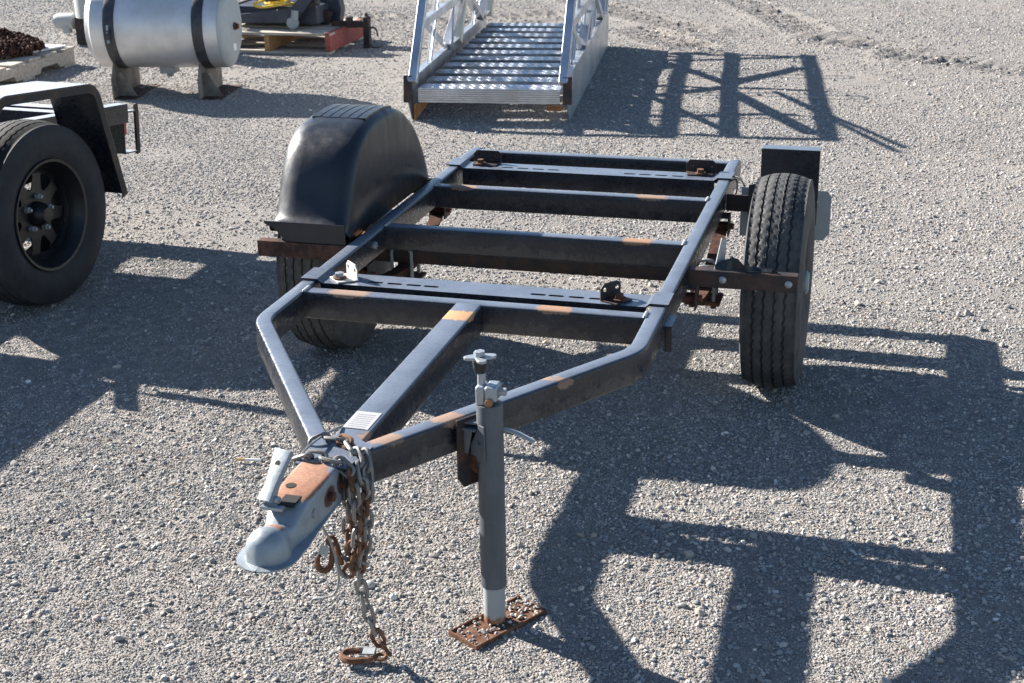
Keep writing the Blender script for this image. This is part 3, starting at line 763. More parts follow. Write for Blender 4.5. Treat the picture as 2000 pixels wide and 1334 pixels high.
MB().box(CX - .040, CX + .004, -1.172, -1.150, .4955, .5025).build("latch_pawl", M_zblue, cp, .001)
MB().disc(la + Vector((.002, 0, .01)), (1, -.2, 0), .007, .044, 10).build("latch_pin", M_zinc, cp)

# tongue jack ---------------------------------------------------------------
JX, JY = .252, -.688
jk = thing("tongue_jack", None, None); jk.parent = T; jk.location = (JX, JY - Y0, 0)
ot = MB().lathe([(.0255, .098), (.0288, .098), (.0288, .532), (.0275, .5375), (.022, .540), (.0001, .540)], (JX, JY, 0), (0, 0, 1), 32).build("outer_tube", M_jack, jk)
def inner_mat():
    t = NT("zinc inner tube"); sp = t.n("ShaderNodeSeparateXYZ"); t.l(t.co, sp.inputs[0]); nz = t.noise(40, 4, .6)
    k = t.ramp(t.math('ADD', sp.outputs['Z'], t.math('MULTIPLY', nz, .03)), .030, .042, 1, 0)
    return t.out(t.mix(k, (.29, .315, .325), t.mix(t.ramp(nz, .35, .65), (.12, .05, .025), (.30, .15, .08))), .55, 0, .4)
MB().lathe([(.0001, .008), (.0245, .008), (.0245, .11), (.0001, .11)], (JX, JY, 0), (0, 0, 1), 28).build("inner_tube", inner_mat(), jk)
# foot plate: a thin tray lying in the gravel
c4 = [Vector((.168, -.759, .003)), Vector((.243, -.803, .003)), Vector((.354, -.627, .004)), (Vector((.281, -.577, .003)))]
ft = MB().add([p + Vector((0, 0, z)) for z in (-.004, 0) for p in c4], [(0, 1, 2, 3), (7, 6, 5, 4)] + [(i, (i + 1) % 4, 4 + (i + 1) % 4, 4 + i) for i in range(4)])
ft.sweep([(-.003, -.006), (.003, -.006), (.002, .005), (-.002, .005)], c4, closed=True)
ft.build("foot_plate", M_rust, jk, .001)
# clamp bracket on the right arm of the A frame
ad = Vector((.552, .834, 0)).normalized(); an = Vector((.834, -.552, 0)).normalized()   # along the arm, outward
def armp(t, o, z): # t = distance along arm measured from the jack
    b = Vector((.2147, -.6303, 0)); return b + ad * t + an * o + Vector((0, 0, z))
Mo = frameM(armp(-.055, .0235, 0), ad, (0, 0, 1), an)
MB().plate([(-.035, .365), (-.02, .342), (.075, .342), (.09, .36), (.09, .503), (-.035, .503)], [circ(.032, .402, .034, 20)], .006, Mo).build("bracket_plate", M_rblack, jk, .0012)
MB().plate([(-.035, -.026), (.09, -.026), (.09, .036), (-.035, .036)], [], .004, frameM(armp(-.055, 0, ZT + .002), ad, an, ad.cross(an))).build("clamp_plate", M_frame, jk, .001) if False else None
MB().lathe([(.040, 0), (.040, .026), (.034, .026), (.034, 0)], Mo @ Vector((.032, .402, .004)), an, 24, closed=True).build("pivot_ring", M_rustdk, jk)
mt = MB().plate([(-.045, 0), (.02, 0), (.02, .055), (-.01, .055)], [], .005, frameM(armp(-.025, .028, .495), ad, an, ad.cross(an)))
mt.plate([(0, 0), (.045, 0), (.045, .085), (.03, .085), (0, .03)], [circ(.028, .045, .006)], .004, frameM(armp(-.055, .034, .41), an, (0, 0, 1), -ad))
mt.plate([(.148, -.703), (.228, -.716), (.228, -.672), (.165, -.655)], [], .005, Matrix.Translation((0, 0, .478)))
mt.plate([(0, 0), (.010, -.055), (.022, -.055), (.034, 0)], [], .004, frameM((.186, -.700, .478), (.98, -.18, 0), (0, 0, 1), (-.18, -.98, 0)))
mt.build("mount_arm", M_jack, jk, .001)
MB().sweep([(-.010, -.003), (.010, -.003), (.010, .003), (-.010, .003)], [(JX + .024, JY + .012, .475), (JX + .060, JY + .006, .470), (JX + .098, JY - .002, .458)], (0, .3, 1)).build("pull_pin", M_zincdull, jk, .002)
# gear head, crank shaft and star knob
hd = MB().box(JX - .026, JX - .005, JY - .020, JY + .020, .535, .580).box(JX - .005, JX + .022, JY - .023, JY + .022, .548, .582)
hd.build("gear_head", M_zinc, jk, .006, seg=3)
MB().disc((JX + .006, JY - .026, .548), (.2, -1, .3), .0085, .012, 8).build("bolt", M_rustor, jk, .001)
MB().disc((JX + .026, JY, .566), (1, 0, 0), .009, .022, 10).build("crank_pin", M_zincdull, jk)
MB().lathe([(.009, .575), (.009, .612), (.0001, .612)], (JX - .016, JY, 0), (0, 0, 1), 14).build("crank_shaft", M_zinc, jk)
MB().lathe([(.0001, .606), (.012, .606), (.0145, .612), (.018, .636), (.0001, .636)], (JX - .018, JY, 0), (0, 0, 1), 16).build("knob_boss", M_plastic, jk)
star = []
for i in range(64):
    a = 2 * math.pi * i / 64; star.append((math.cos(a) * (.0265 + .0085 * math.cos(4 * a)), math.sin(a) * (.0265 + .0085 * math.cos(4 * a))))
kb = MB().plate(star, [], .006, frameM((JX - .018, JY, .637), (.9, .43, 0), (-.43, .9, 0), (0, 0, 1))).build("star_knob", M_zinc, jk, .0015)
MB().disc((JX - .018, JY, .6485), (0, 0, 1), .0115, .011, 6).build("nut", M_zinc, jk, .0012)

# safety chains --------------------------------------------------------------
def link_mesh():
    pts = []; L, w, r = .0195, .0128, .0044
    for s, a0 in ((1, -90), (-1, 90)):
        for i in range(7):
            a = R(a0 + 30 * i); pts.append((s * L * .62 + w * .82 * math.cos(a), w * .82 * math.sin(a), 0))
    return MB().tube(pts, r, 7, closed=True)
link_me = None
def chain(name, P, parent, loose=.5, seedv=1):
    global link_me
    root = thing(name, None, None); root.parent = parent; root.location = Vector(P[0]) - wloc(parent)
    pts = catmull(P, 24); pitch = .0330; acc = 0; pos = [pts[0]]
    for a, b in zip(pts, pts[1:]):
        L = (b - a).length
        while acc + L >= pitch:
            t = (pitch - acc) / L; a = a + (b - a) * t; L = (b - a).length; pos.append(a.copy()); acc = 0
        acc += L
    r_ = random.Random(seedv); off = wloc(root)
    ref = Vector((0.2, -.3, 1))
    for i in range(len(pos) - 1):
        a, b = pos[i], pos[i + 1]; d = (b - a).normalized(); s = d.orthogonal() if abs(d.dot(ref)) > .97 else d.cross(ref); s = s.normalized(); u = s.cross(d)
        an_ = (math.pi / 4 if i % 2 else -math.pi / 4) + r_.uniform(-.35, .35) * loose; s2 = s * math.cos(an_) + u * math.sin(an_); u2 = s2.cross(d)
        M = Matrix((d, s2, -u2)).transposed().to_4x4(); M.translation = (a + b) / 2 - off
        if link_me is None:
            o = link_mesh().build("link", M_chain, root, local=True); link_me = o.data
        else:
            o = bpy.data.objects.new("link", link_me); COL.objects.link(o); o.parent = root
        if r_.random() < .22:
            o.material_slots[0].link = 'OBJECT'; o.material_slots[0].material = M_rust
        o.matrix_local = M
    return root
def snap_hook(root, M, mat, mat2, sc=1.0):
    """forged hook: shank eye, round bow and a flat spring latch"""
    P = [(-.036, .0, 0), (-.020, .010, 0), (.0, .015, 0), (.020, .017, 0), (.034, .011, 0), (.040, .0, 0), (.034, -.012, 0), (.020, -.018, 0), (.004, -.018, 0)]
    off = wloc(root); M = M @ Matrix.Scale(sc, 4)
    rr = [.005, .0065, .0075, .008, .008, .008, .008, .0075, .0055]; CP = catmull(P, 4); rs = list(np.interp(np.linspace(0, 8, len(CP)), range(9), rr))
    MB().tube([M @ p - off for p in CP], [r * sc for r in rs], 8).build("hook", mat, root, local=True)
    e = [M @ Vector((-.044 + .011 * math.cos(a), .0105 * math.sin(a), 0)) - off for a in np.linspace(0, 2 * math.pi, 13)[:-1]]
    MB().tube(e, .0042, 7, closed=True).build("hook_eye", mat, root, local=True)
    l = MB().box(-.030, .008, -.0205, -.0175, -.010, .010, M).box(-.030, -.004, -.0175, .004, .0075, .0100, M); l.v = [Vector(v) - off for v in l.v]
    l.build("hook_latch", mat2, root, local=True, bevel=.0008)
cA = [(-.062, -.905, .508), (-.035, -.880, .513), (.0, -.890, .515), (.030, -.915, .516), (.052, -.945, .505), (.067, -.965, .470), (.066, -.965, .42), (.052, -.955, .36), (.046, -.945, .30), (.034, -.930, .22), (.040, -.920, .15), (.053, -.912, .08), (.073, -.895, .025), (.075, -.885, .014)]
rA = chain("safety_chain", cA, T, .5, 3)
hA = Vector((.030, -.912, .018)); dx = Vector((-.98, -.18, 0)).normalized()
snap_hook(rA, frameM(hA + dx * .012, dx, Vector((-.18, .98, .05)).normalized() * -1, dx.cross(Vector((.18, -.98, -.05)).normalized())), M_rust, M_zincdull)
cB = [(-.075, -.955, .47), (-.066, -.968, .505), (-.040, -.972, .514), (-.012, -.972, .514), (.016, -.976, .513), (.040, -.980, .508), (.054, -.985, .48), (.060, -.99, .43), (.056, -.985, .37), (.044, -.975, .31), (.032, -.965, .26), (.022, -.96, .245), (.012, -.96, .262), (.004, -.962, .30), (-.004, -.965, .335)]
rB = chain("safety_chain", cB, T, .6, 5)
hB = Vector((-.022, -.965, .285)); dz = Vector((-.32, -.1, -.94)).normalized(); sdv = Vector((.94, 0, -.32)); sdv = (sdv - dz * sdv.dot(dz)).normalized()
snap_hook(rB, frameM(hB, dz, sdv, dz.cross(sdv)), M_rust, M_zincdull, .85)
cC = [(.060, -.925, .512), (.072, -.945, .480), (.074, -.955, .43), (.066, -.95, .375), (.060, -.94, .33), (.050, -.935, .29), (.040, -.938, .255), (.028, -.945, .275), (.024, -.95, .33), (.030, -.955, .40), (.034, -.955, .45)]
chain("safety_chain", cC, T, .8, 8)
MB().tube(catmull([(.0, -1.0, .43), (-.005, -1.02, .40), (.012, -1.02, .36), (.022, -1.015, .31), (.022, -1.01, .26), (.008, -1.005, .225), (-.015, -1.01, .215), (-.035, -1.01, .21), (-.045, -1.005, .195)], 6), .0028, 6).build("breakaway_wire", M_grwire, T)
MB().tube(catmull([(-.04, -.80, .503), (-.045, -.86, .515), (-.05, -.93, .522), (-.056, -.965, .515), (-.064, -.99, .49)], 5), .0028, 6).build("wire", M_grwire, T)

# ------------------------------------------------------------------ the neighbouring trailer (nose raised, so its own axes are tilted)
tN = Vector((.07, .993, -.095)).normalized(); nN = Vector((tN.y, -tN.x, 0)).normalized(); uN = nN.cross(tN)
MN = Matrix((nN, tN, uN)).transposed()
ON = Vector((-1.9, 1.008, .345)) - uN * .342
N = thing("flatbed_trailer", "black trailer at the left edge with slotted black wheel under a bent steel fender", "trailer", ON, rot=MN)
WU = .342
def nb(mb, name, mat, parent=None, **k): return mb.build(name, mat, parent or N, local=True, **k)
def n_wheel(nx, s):
    w = thing("wheel", None, None); w.parent = N; w.location = (nx, 0, WU)
    wid, RR = .215, .340
    prof, mod = tyre_mesh(RR, wid, .197, 6, notch=False)
    nb(MB().lathe([(r, h - s * wid * .46) for r, h in prof], (0, 0, 0), (1, 0, 0), 240, mod=lambda k, q, r, h: (mod(k, q, r, h + s * wid * .46)[0], mod(k, q, r, h + s * wid * .46)[1] - s * wid * .46)), "tyre", M_side if s > 0 else M_tread, w, smooth=32)
    rim = [(.197, -.012), (.206, -.006), (.204, .0), (.194, -.002), (.180, -.030), (.172, -.050), (.166, -.075), (.162, -.16), (.190, -.19), (.200, -.195), (.190, -.197), (.158, -.165), (.158, -.08)]
    nb(MB().lathe([(r, h * s) for r, h in rim], (0, 0, 0), (1, 0, 0), 56, closed=True), "rim", M_rim, w)
    holes = []
    for k in range(8):
        a = 2 * math.pi * (k + .35) / 8; hp = []
        for rr, da in ((.092, -.07), (.092, .07), (.105, .15), (.140, .235), (.150, .20), (.154, 0), (.150, -.20), (.140, -.235), (.105, -.15)):
            hp.append((rr * math.cos(a + da), rr * math.sin(a + da)))
        holes.append(hp)
    holes.append(circ(0, 0, .040, 20))
    nb(MB().plate(circ(0, 0, .166, 56), holes, .005, frameM((-s * .078, 0, 0), (0, 1, 0), (0, 0, 1), (s, 0, 0))), "wheel_disc", M_rim, w, bevel=.001)
    nb(MB().lathe([(.168, -s * .075), (.150, -s * .066), (.150, -s * .072)], (0, 0, 0), (1, 0, 0), 40), "disc_edge", M_rim, w)
    nb(MB().lathe([(r, h * s) for r, h in ((.046, -.085), (.046, -.060), (.040, -.045), (.030, -.030), (.026, -.022), (.0001, -.020))], (0, 0, 0), (1, 0, 0), 24), "hub_cap", M_rim, w)
    nb(MB().lathe([(r, h * s) for r, h in ((.0001, -.10), (.085, -.10), (.085, -.15), (.0001, -.15))], (0, 0, 0), (1, 0, 0), 24), "brake_drum", M_rblack, w)
    for k in range(5):
        a = 2 * math.pi * (k + .2) / 5
        nb(MB().lathe([(.0115, -s * .074), (.0105, -s * .056), (.007, -s * .054), (.0065, -s * .046), (.0001, -s * .045)], (0, .064 * math.cos(a), .064 * math.sin(a)), (1, 0, 0), 8), "lug_nut", M_zincdull, w)
n_wheel(0, 1); n_wheel(-1.75, -1)
def n_fender(n0, n1, lipside):
    pr = [(-.43, .03)] + [(-.235 - .075 * math.sin(a), .372 + .075 * math.cos(a)) for a in np.linspace(1.28, .2, 6)] + [(-.235, .447), (.215, .447)] + [(.215 + .075 * math.sin(a), .372 + .075 * math.cos(a)) for a in np.linspace(.2, 1.28, 6)] + [(.420, .012)]
    th_ = .008; vs = []; P2 = [Vector((0, a, b + WU)) for a, b in pr]; q = []
    for i, p in enumerate(P2):
        a = P2[max(i - 1, 0)]; b = P2[min(i + 1, len(P2) - 1)]; t_ = (b - a).normalized(); q.append(p + Vector((0, t_.z, -t_.y)) * -th_)
    mb = MB(); k = len(P2)
    vs = [(n0, p.y, p.z) for p in P2] + [(n1, p.y, p.z) for p in P2] + [(n0, p.y, p.z) for p in q] + [(n1, p.y, p.z) for p in q]
    fs = []
    for i in range(k - 1):
        fs += [(i, i + 1, k + i + 1, k + i), (2 * k + i, 3 * k + i, 3 * k + i + 1, 2 * k + i + 1), (i, 2 * k + i, 2 * k + i + 1, i + 1), (k + i, k + i + 1, 3 * k + i + 1, 3 * k + i)]
    fs += [(0, k, 3 * k, 2 * k), (k - 1, 3 * k - 1, 4 * k - 1, 2 * k - 1)]
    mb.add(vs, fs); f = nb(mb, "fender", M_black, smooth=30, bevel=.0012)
    l = MB(); inn = [p - (q[i] - p).normalized() * .026 for i, p in enumerate(P2)]; xo = n1 if lipside > 0 else n0
    vs = [(x, p.y, p.z) for x in (xo - .005, xo) for p in P2] + [(x, p.y, p.z) for x in (xo - .005, xo) for p in inn]
    fs = [(i, i + 1, 2 * k + i + 1, 2 * k + i) for i in range(k - 1)] + [(k + i, 3 * k + i, 3 * k + i + 1, k + i + 1) for i in range(k - 1)] + [(2 * k + i, 2 * k + i + 1, 3 * k + i + 1, 3 * k + i) for i in range(k - 1)]
    nb(l.add(vs, fs), "fender_lip", M_rblack, f, smooth=30)
n_fender(-.20, .030, 1); n_fender(-1.78, -1.55, -1)
for x0, t0 in ((-.305, -.20), (-1.505, -.20)):
    nb(MB().box(x0, x0 + .06, t0, .86, WU + .225, WU + .305), "frame_rail", M_black, bevel=.004)
for y_ in (-.27, .56):
    nb(MB().box(-1.444, -.306, y_, y_ + .07, WU + .232, WU + .292), "frame_crossmember", M_black, bevel=.004)
nb(MB().box(-1.50, -.27, .858, .864, WU + .090, WU + .268).box(-1.50, -.27, .864, .955, WU + .262, WU + .268).box(-1.50, -.27, .864, .955, WU + .090, WU + .096), "rear_channel", M_black, bevel=.002)
nb(MB().plate([(0, 0), (.022, 0), (.022, .20), (.018, .210), (.011, .214), (.004, .210), (0, .20)], [], .012, frameM((-.282, .948, WU + .082), (0, 1, 0), (0, 0, 1), (1, 0, 0))), "rear_upright", M_rblack, bevel=.002)
nb(MB().box(-.34, -.281, .865, .895, WU + .168, WU + .250), "tail_light", M_red, bevel=.004)
nb(MB().plate([(-1.13, -.95), (-.63, -.95), (-.63, -.19), (-.306, -.19), (-.306, .856), (-1.444, .856), (-1.444, -.19), (-1.13, -.19)], [[(-1.03, .64), (-.68, .64), (-.68, .83), (-1.03, .83)], [(-1.06, -.28), (-.80, -.28), (-.80, -.05), (-1.06, -.05)]], .004, Matrix.Translation((0, 0, WU + .226))), "deck_plate", M_rblack)
nb(MB().box(-1.45, -.25, -.03, .03, WU - .03, WU + .03), "axle", M_rblack, bevel=.004)
for x0 in (-.29, -1.49):
    P = [(x0 + .02, t, WU + .07 + .10 * (t / .5) ** 2) for t in np.linspace(-.5, .5, 11)]
    nb(MB().sweep([(-.025, -.014), (.025, -.014), (.025, .014), (-.025, .014)], P), "leaf_spring", M_rustdk)
nb(MB().beam((-.66, -.28, WU + .265), (-.84, -2.3, WU + .265), .06, .08), "tongue_rail", M_black, bevel=.004)
nb(MB().beam((-1.10, -.28, WU + .265), (-.92, -2.3, WU + .265), .06, .08), "tongue_rail", M_black, bevel=.004)
nb(MB().box(-.92, -.84, -2.55, -2.25, WU + .22, WU + .30), "coupler", M_black, bevel=.01)
nb(MB().lathe([(.03, -.05 - .30), (.03, WU + .40), (.0001, WU + .40)], (-.88, -2.1, 0), (0, 0, 1), 16), "jack", M_black)

# ------------------------------------------------------------------ aluminium stairs lying on the gravel
SA = Vector((-.775, 4.45, 0)); sdv_ = Vector((-.12, .993, 0)).normalized(); se = Vector((sdv_.y, -sdv_.x, 0))
ST = thing("aluminium_stairs", "section of aluminium stairs with diamond-plate treads and handrails lying flat on the gravel", "stairs", SA)
MS = Matrix((se, sdv_, Vector((0, 0, 1)))).transposed().to_4x4(); MS.translation = SA
def sb(mb, name, mat, parent=None, **k):
    mb.v = [MS @ Vector(v) for v in mb.v]; return mb.build(name, mat, parent or ST, **k)
LEN = 2.66; SWID = .925
for x0, s in ((-.006, 1), (-SWID, -1)):
    out = [(-.075, .265), (-.095, .13), (-.01, .004), (.035, .0), (LEN - .05, .0), (LEN, .06), (LEN, .265)]
    hl = [circ(d, z, .011, 8) for d in (.10, .20, .42, .62, .9, 1.15, 1.45, 1.8, 2.2) for z in (.06, .20)] if s > 0 else []
    o = sb(MB().plate(out, hl, .006, frameM((x0, 0, 0), (0, 1, 0), (0, 0, 1), (1, 0, 0))), "stringer", M_alu, bevel=.001)
    w = MB(); xa, xb = (x0 - .045, x0 - .0005) if s > 0 else (x0 + .0065, x0 + .045)
    w.box(xa, xb, -.07, LEN, .259, .265); sb(w, "stringer_flange", M_alu, o)
    sb(MB().plate([(-.098, .12), (-.074, .27), (-.06, .27), (-.082, .12)], [], .05, frameM((x0 - .022, 0, 0), (0, 1, 0), (0, 0, 1), (1, 0, 0))), "end_plate", M_rblack, o)
sb(MB().plate([(0, .095), (.0, .003), (.004, .003), (.14, .095)], [], .006, frameM((-SWID + .02, -.02, 0), (.5, .86, 0), (0, 0, 1), (.86, -.5, 0))), "corner_gusset", M_rustor)
def tread_mb(d, zt, first):
    mb = MB(); xa, xb = -SWID + .052, -.052; dep = .140
    mb.box(xa, xb, d, d + dep, zt - .005, zt)
    h = .085 if first else .060
    if first:      # ribbed front extrusion
        pr = [(0, -.005)]; nr = 6
        for i in range(nr):
            z0 = -.008 - (h - .01) * i / nr; z1 = -.008 - (h - .01) * (i + .72) / nr; z2 = -.008 - (h - .01) * (i + .86) / nr
            pr += [(-.004, z0), (-.004, z1), (.001, z1 - .001), (.001, z2)]
        pr += [(.006, -h), (.006, -.005)]
        v = [(x, d + a, zt + b) for x in (xa, xb) for a, b in pr]; n = len(pr)
        mb.add(v, [(i, (i + 1) % n, n + (i + 1) % n, n + i) for i in range(n)] + [tuple(range(n)), tuple(range(2 * n - 1, n - 1, -1))])
    else: mb.box(xa, xb, d, d + .005, zt - h, zt - .0052)
    mb.box(xa, xb, d + dep - .005, d + dep, zt - .055, zt - .0052)
    k = int((xb - xa) / .030)      # raised diamond lugs
    for r_ in range(4):
        for i in range(k):
            cx = xa + (i + .5 + .5 * (r_ % 2)) * .030; cy = d + .017 + r_ * .033
            if cx > xb - .016: continue
            a = R(45 if (i + r_) % 2 else -45); ca, sa = math.cos(a), math.sin(a); l, w = .0165, .0045
            mb.add([(cx + l * ca, cy + l * sa, zt), (cx - w * sa, cy + w * ca, zt), (cx - l * ca, cy - l * sa, zt), (cx + w * sa, cy - w * ca, zt), (cx, cy, zt + .0035)], [(0, 1, 4), (1, 2, 4), (2, 3, 4), (3, 0, 4)])
    return mb
for i in range(11): sb(tread_mb(-.035 + .2385 * i, .192, i == 0), "tread", M_plate if i else M_alu, smooth=0)
sb(MB().box(-.135, -.050, .02, .05, .058, .085), "foot_clip", M_rustor, bevel=.002)
LEAN = .73
def pt(x, d, z): return (x, d, z)
for x, si in ((-.028, 1), (-SWID + .03, -1)):
    hr = MB(); zt = .835
    for d0 in ((-.07, 1.28, 2.56) if si > 0 else (-.07, 1.36, 2.62)):
        top = pt(x + .02, d0 + LEAN * (zt - .23), zt)
        sb(MB().beam(pt(x, d0, .23), top, .048, .048), "post", M_ivory if si < 0 and d0 > 1 else M_alu, bevel=.004)
    for z, e in ((zt, .62), (.53, .40)):
        d0 = -.07 + LEAN * (z - .23)
        sb(MB().beam(pt(x + .015, d0, z), pt(x + .015, d0 + LEN + .05, z), .046, .046), "handrail", M_alu, bevel=.004)
    for a, b in (((.27, .53), (.95, .265)), ((1.55, .53), (.95, .265)), ((.45, .80), (1.45, .53)), ((2.55, .80), (1.62, .53)), ((1.66, .53), (2.25, .265)), ((2.95, .80), (2.30, .265))):
        sb(MB().beam(pt(x, a[0], a[1]), pt(x, b[0], b[1]), .055 if a[0] > .4 else .010, .045), "brace", M_alu, bevel=.002)
sb(MB().beam((-.070, .38, .262), (-.10, .98, .80), .008, .05).beam((-.070, .34, .192), (-.075, .38, .262), .008, .05), "brace", M_alu)
sb(MB().beam((-SWID + .075, .92, .262), (-SWID + .03, 1.35, .80), .008, .05), "brace", M_alu)
for e in (0, .05):
    sb(MB().beam((-.03, 1.55, .70), (-.03 + e, .30 + e * 2, 1.03), .02, .02), "grab_bar", M_alu)
for x0, d0, ht in ((-.035, .42, .80), (-.035, 1.05, 1.0), (-.035, 1.75, .98), (-SWID + .03, .35, .95), (-SWID + .03, 1.9, .97)):
    q = .11; P = [(x0, d0, .25), (x0 + .02, d0 + LEAN * (ht - .33), ht - .08), (x0 + .02, d0 + LEAN * (ht - .25) + .03, ht), (x0 + .02, d0 + q + LEAN * (ht - .25), ht), (x0 + .02, d0 + q + LEAN * (ht - .33), ht - .08), (x0, d0 + q, .25)]
    sb(MB().tube(P, .008, 6), "hoop", M_alu)

# ------------------------------------------------------------------ stainless tank on saddles
ta, tb = Vector((-3.91, 4.765, .425)), Vector((-3.10, 4.90, .425)); tx = (tb - ta).normalized(); ty = Vector((-tx.y, tx.x, 0)); TL = (tb - ta).length; TR = .258
TK = thing("stainless_tank", "round dull stainless steel tank strapped on two steel saddles, standing behind the left trailer", "tank", ((ta.x + tb.x) / 2, (ta.y + tb.y) / 2, 0))
MTk = Matrix((tx, ty, Vector((0, 0, 1)))).transposed().to_4x4(); MTk.translation = ta
def tb_(mb, name, mat, parent=None, **k):
    mb.v = [MTk @ Vector(v) for v in mb.v]; return mb.build(name, mat, parent or TK, **k)
tb_(MB().lathe([(TR - .02, -.004), (TR, .012), (TR, TL - .012), (TR - .003, TL)], (0, 0, 0), (1, 0, 0), 72), "shell", M_steel)
tb_(MB().lathe([(TR - .003, TL), (TR - .010, TL + .010), (.2, TL + .030), (.11, TL + .040), (.0001, TL + .043)], (0, 0, 0), (1, 0, 0), 72), "end_cap", M_zincdull)
tb_(MB().lathe([(TR - .02, -.004), (.22, -.035), (.15, -.055), (.0001, -.066)], (0, 0, 0), (1, 0, 0), 72), "end_cap", M_steel)
for x in (.10, TL - .155):
    b = tb_(MB().lathe([(TR + .004, x), (TR + .007, x + .012), (TR + .007, x + .058), (TR + .004, x + .07), (TR, x + .07), (TR, x)], (0, 0, 0), (1, 0, 0), 72, closed=True), "strap", M_strap)
    if x > .3: continue
    tb_(MB().box(x + .02, x + .05, -TR - .03, -TR - .004, -.045, .015), "strap_clamp", M_strap, b, bevel=.002)
    for z in (-.02, .04): tb_(MB().disc((x + .035, -TR - .018, z - .02), (0, .3, 1), .008, .05, 8), "strap_bolt", M_zinc, b)
for x in (.10, TL - .16):
    ol = [(-.24, -.425)] + [(.24, -.425), (.24, -.30)] + [((TR + .002) * math.sin(a), -(TR + .002) * math.cos(a)) for a in np.linspace(.72, -.72, 13)] + [(-.24, -.30)]
    s_ = tb_(MB().plate(ol, [], .010, frameM((x + .005, 0, 0), (0, 1, 0), (0, 0, 1), (1, 0, 0))), "saddle", M_saddle, bevel=.001)
    tb_(MB().box(x + .016, x + .150, -.235, .235, -.425, -.417), "saddle_foot", M_rustbr, s_)
    tb_(MB().plate([(0, 0), (.12, 0), (0.03, .15), (0, .15)], [], .008, frameM((x + .0155, -.15, -.4165), (1, 0, 0), (0, 0, 1), (0, -1, 0))), "gusset", M_saddle, s_)
tb_(MB().disc((TL + .047, -.01, .0), (1, 0, 0), .024, .02, 20).disc((TL + .062, -.01, .0), (1, 0, 0), .017, .02, 6), "plug", M_rust, bevel=.002)
tb_(MB().box(TL * .5 - .05, TL * .5 + .05, -.05, .05, -TR - .035, -TR + .02).disc((TL * .5, 0, -TR - .045), (0, 0, 1), .022, .03, 12), "drain_fitting", M_zincdull, bevel=.003)
tb_(MB().box(TL + .034, TL + .040, -.05, .01, -.15, -.09), "sticker", M_white)

# ------------------------------------------------------------------ pipe stand behind the tank
PS_ = thing("pipe_stand", "pale upright pipe on a dark post, half hidden behind the stainless tank", "pipe", (-5.13, 6.50, 0))
MB().box(-5.20, -5.05, 6.46, 6.56, 0, .215).build("post", M_rblack, PS_, .004)
MB().lathe([(.0001, .217), (.165, .217), (.165, .95), (.0001, .95)], (-5.03, 6.53, 0), (0, 0, 1), 32).build("pipe", M_concrete, PS_)
MB().lathe([(.0001, 0), (.05, .012), (.062, .05), (.062, .17), (.0001, .17)], (-5.40, 6.50, .175), (1, .1, 0), 24).lathe([(.0001, 0), (.04, .0), (.034, .06), (.0001, .07)], (-5.29, 6.49, .09), (0, 0, 1), 16).build("outlet", M_concrete, PS_)

# ------------------------------------------------------------------ grey pallet with a white sheet and a heap of rusty chain
def pallet(name, label, org, ax, W_, D_, H_, nboard, mats, notch=False, nstr=3):
    ax = Vector(ax).normalized(); ay = Vector((-ax.y, ax.x, 0)); p = thing(name, label, "pallet", org)
    M = Matrix((ax, ay, Vector((0, 0, 1)))).transposed().to_4x4(); M.translation = Vector(org)
    def pb(mb, nm, mat): mb.v = [M @ Vector(v) for v in mb.v]; return mb.build(nm, mat, p, bevel=.002)
    bw = D_ / (nboard + (nboard - 1) * .45); g = bw * .45
    for i in range(nboard):
        y = i * (bw + g); z = H_ - .02 + random.uniform(-.002, .002); pb(MB().box(random.uniform(-.008, .008), W_ + random.uniform(-.008, .008), y, y + bw, z, z + .019), "deck_board", mats[0])
    for i in range(3):
        y = i * (D_ - bw) / 2; pb(MB().box(0, W_, y, y + bw, .001, .018), "base_board", mats[0])
    for i in range(nstr):
        x = i * (W_ - .04) / (nstr - 1); z0, z1 = .019, H_ - .021
        if notch:
            q = D_; o = [(0, z0)] + [(q * .17, z0), (q * .19, z0 + .035), (q * .36, z0 + .035), (q * .38, z0), (q * .62, z0), (q * .64, z0 + .035), (q * .81, z0 + .035), (q * .83, z0)] + [(q, z0), (q, z1), (0, z1)]
        else: o = [(0, z0), (D_, z0), (D_, z1), (0, z1)]
        e = .008 if i == nstr - 1 and mats[1] is not mats[0] else 0
        pb(MB().plate(o if not e else [(a, b + (.002 if b < .05 else .022)) for a, b in o], [], .038, frameM((x + e, 0, 0), (0, 1, 0), (0, 0, 1), (1, 0, 0))), "stringer", mats[1] if i == nstr - 1 else mats[2])
    return p, M
PL, MPL = pallet("grey_pallet", "grey weathered wooden pallet carrying a white sheet, left edge of the picture", (-5.90, 4.40, 0), (.995, .03, 0), 1.22, 1.22, .135, 6, (M_wood, M_wood, M_wood), True)
shp = [MPL @ Vector(v) for v in ((.25, .45, .1375), (.80, .42, .1375), (1.02, .66, .1375), (1.20, 1.17, .1375), (.25, 1.19, .1375))]
sh = MB().add([v + Vector((0, 0, z)) for z in (0, .012) for v in shp], [(0, 1, 2, 3, 4), (9, 8, 7, 6, 5)] + [(i, (i + 1) % 5, 5 + (i + 1) % 5, 5 + i) for i in range(5)])
SH = thing("white_sheet", "flat white sheet lying on the grey pallet under the rusty chain", "sheet", shp[0])
sh.build("sheet", M_white, SH, .001)
lk = MB(); r_ = random.Random(4); cc = MPL @ Vector((.78, .86, .15))
base = link_mesh()
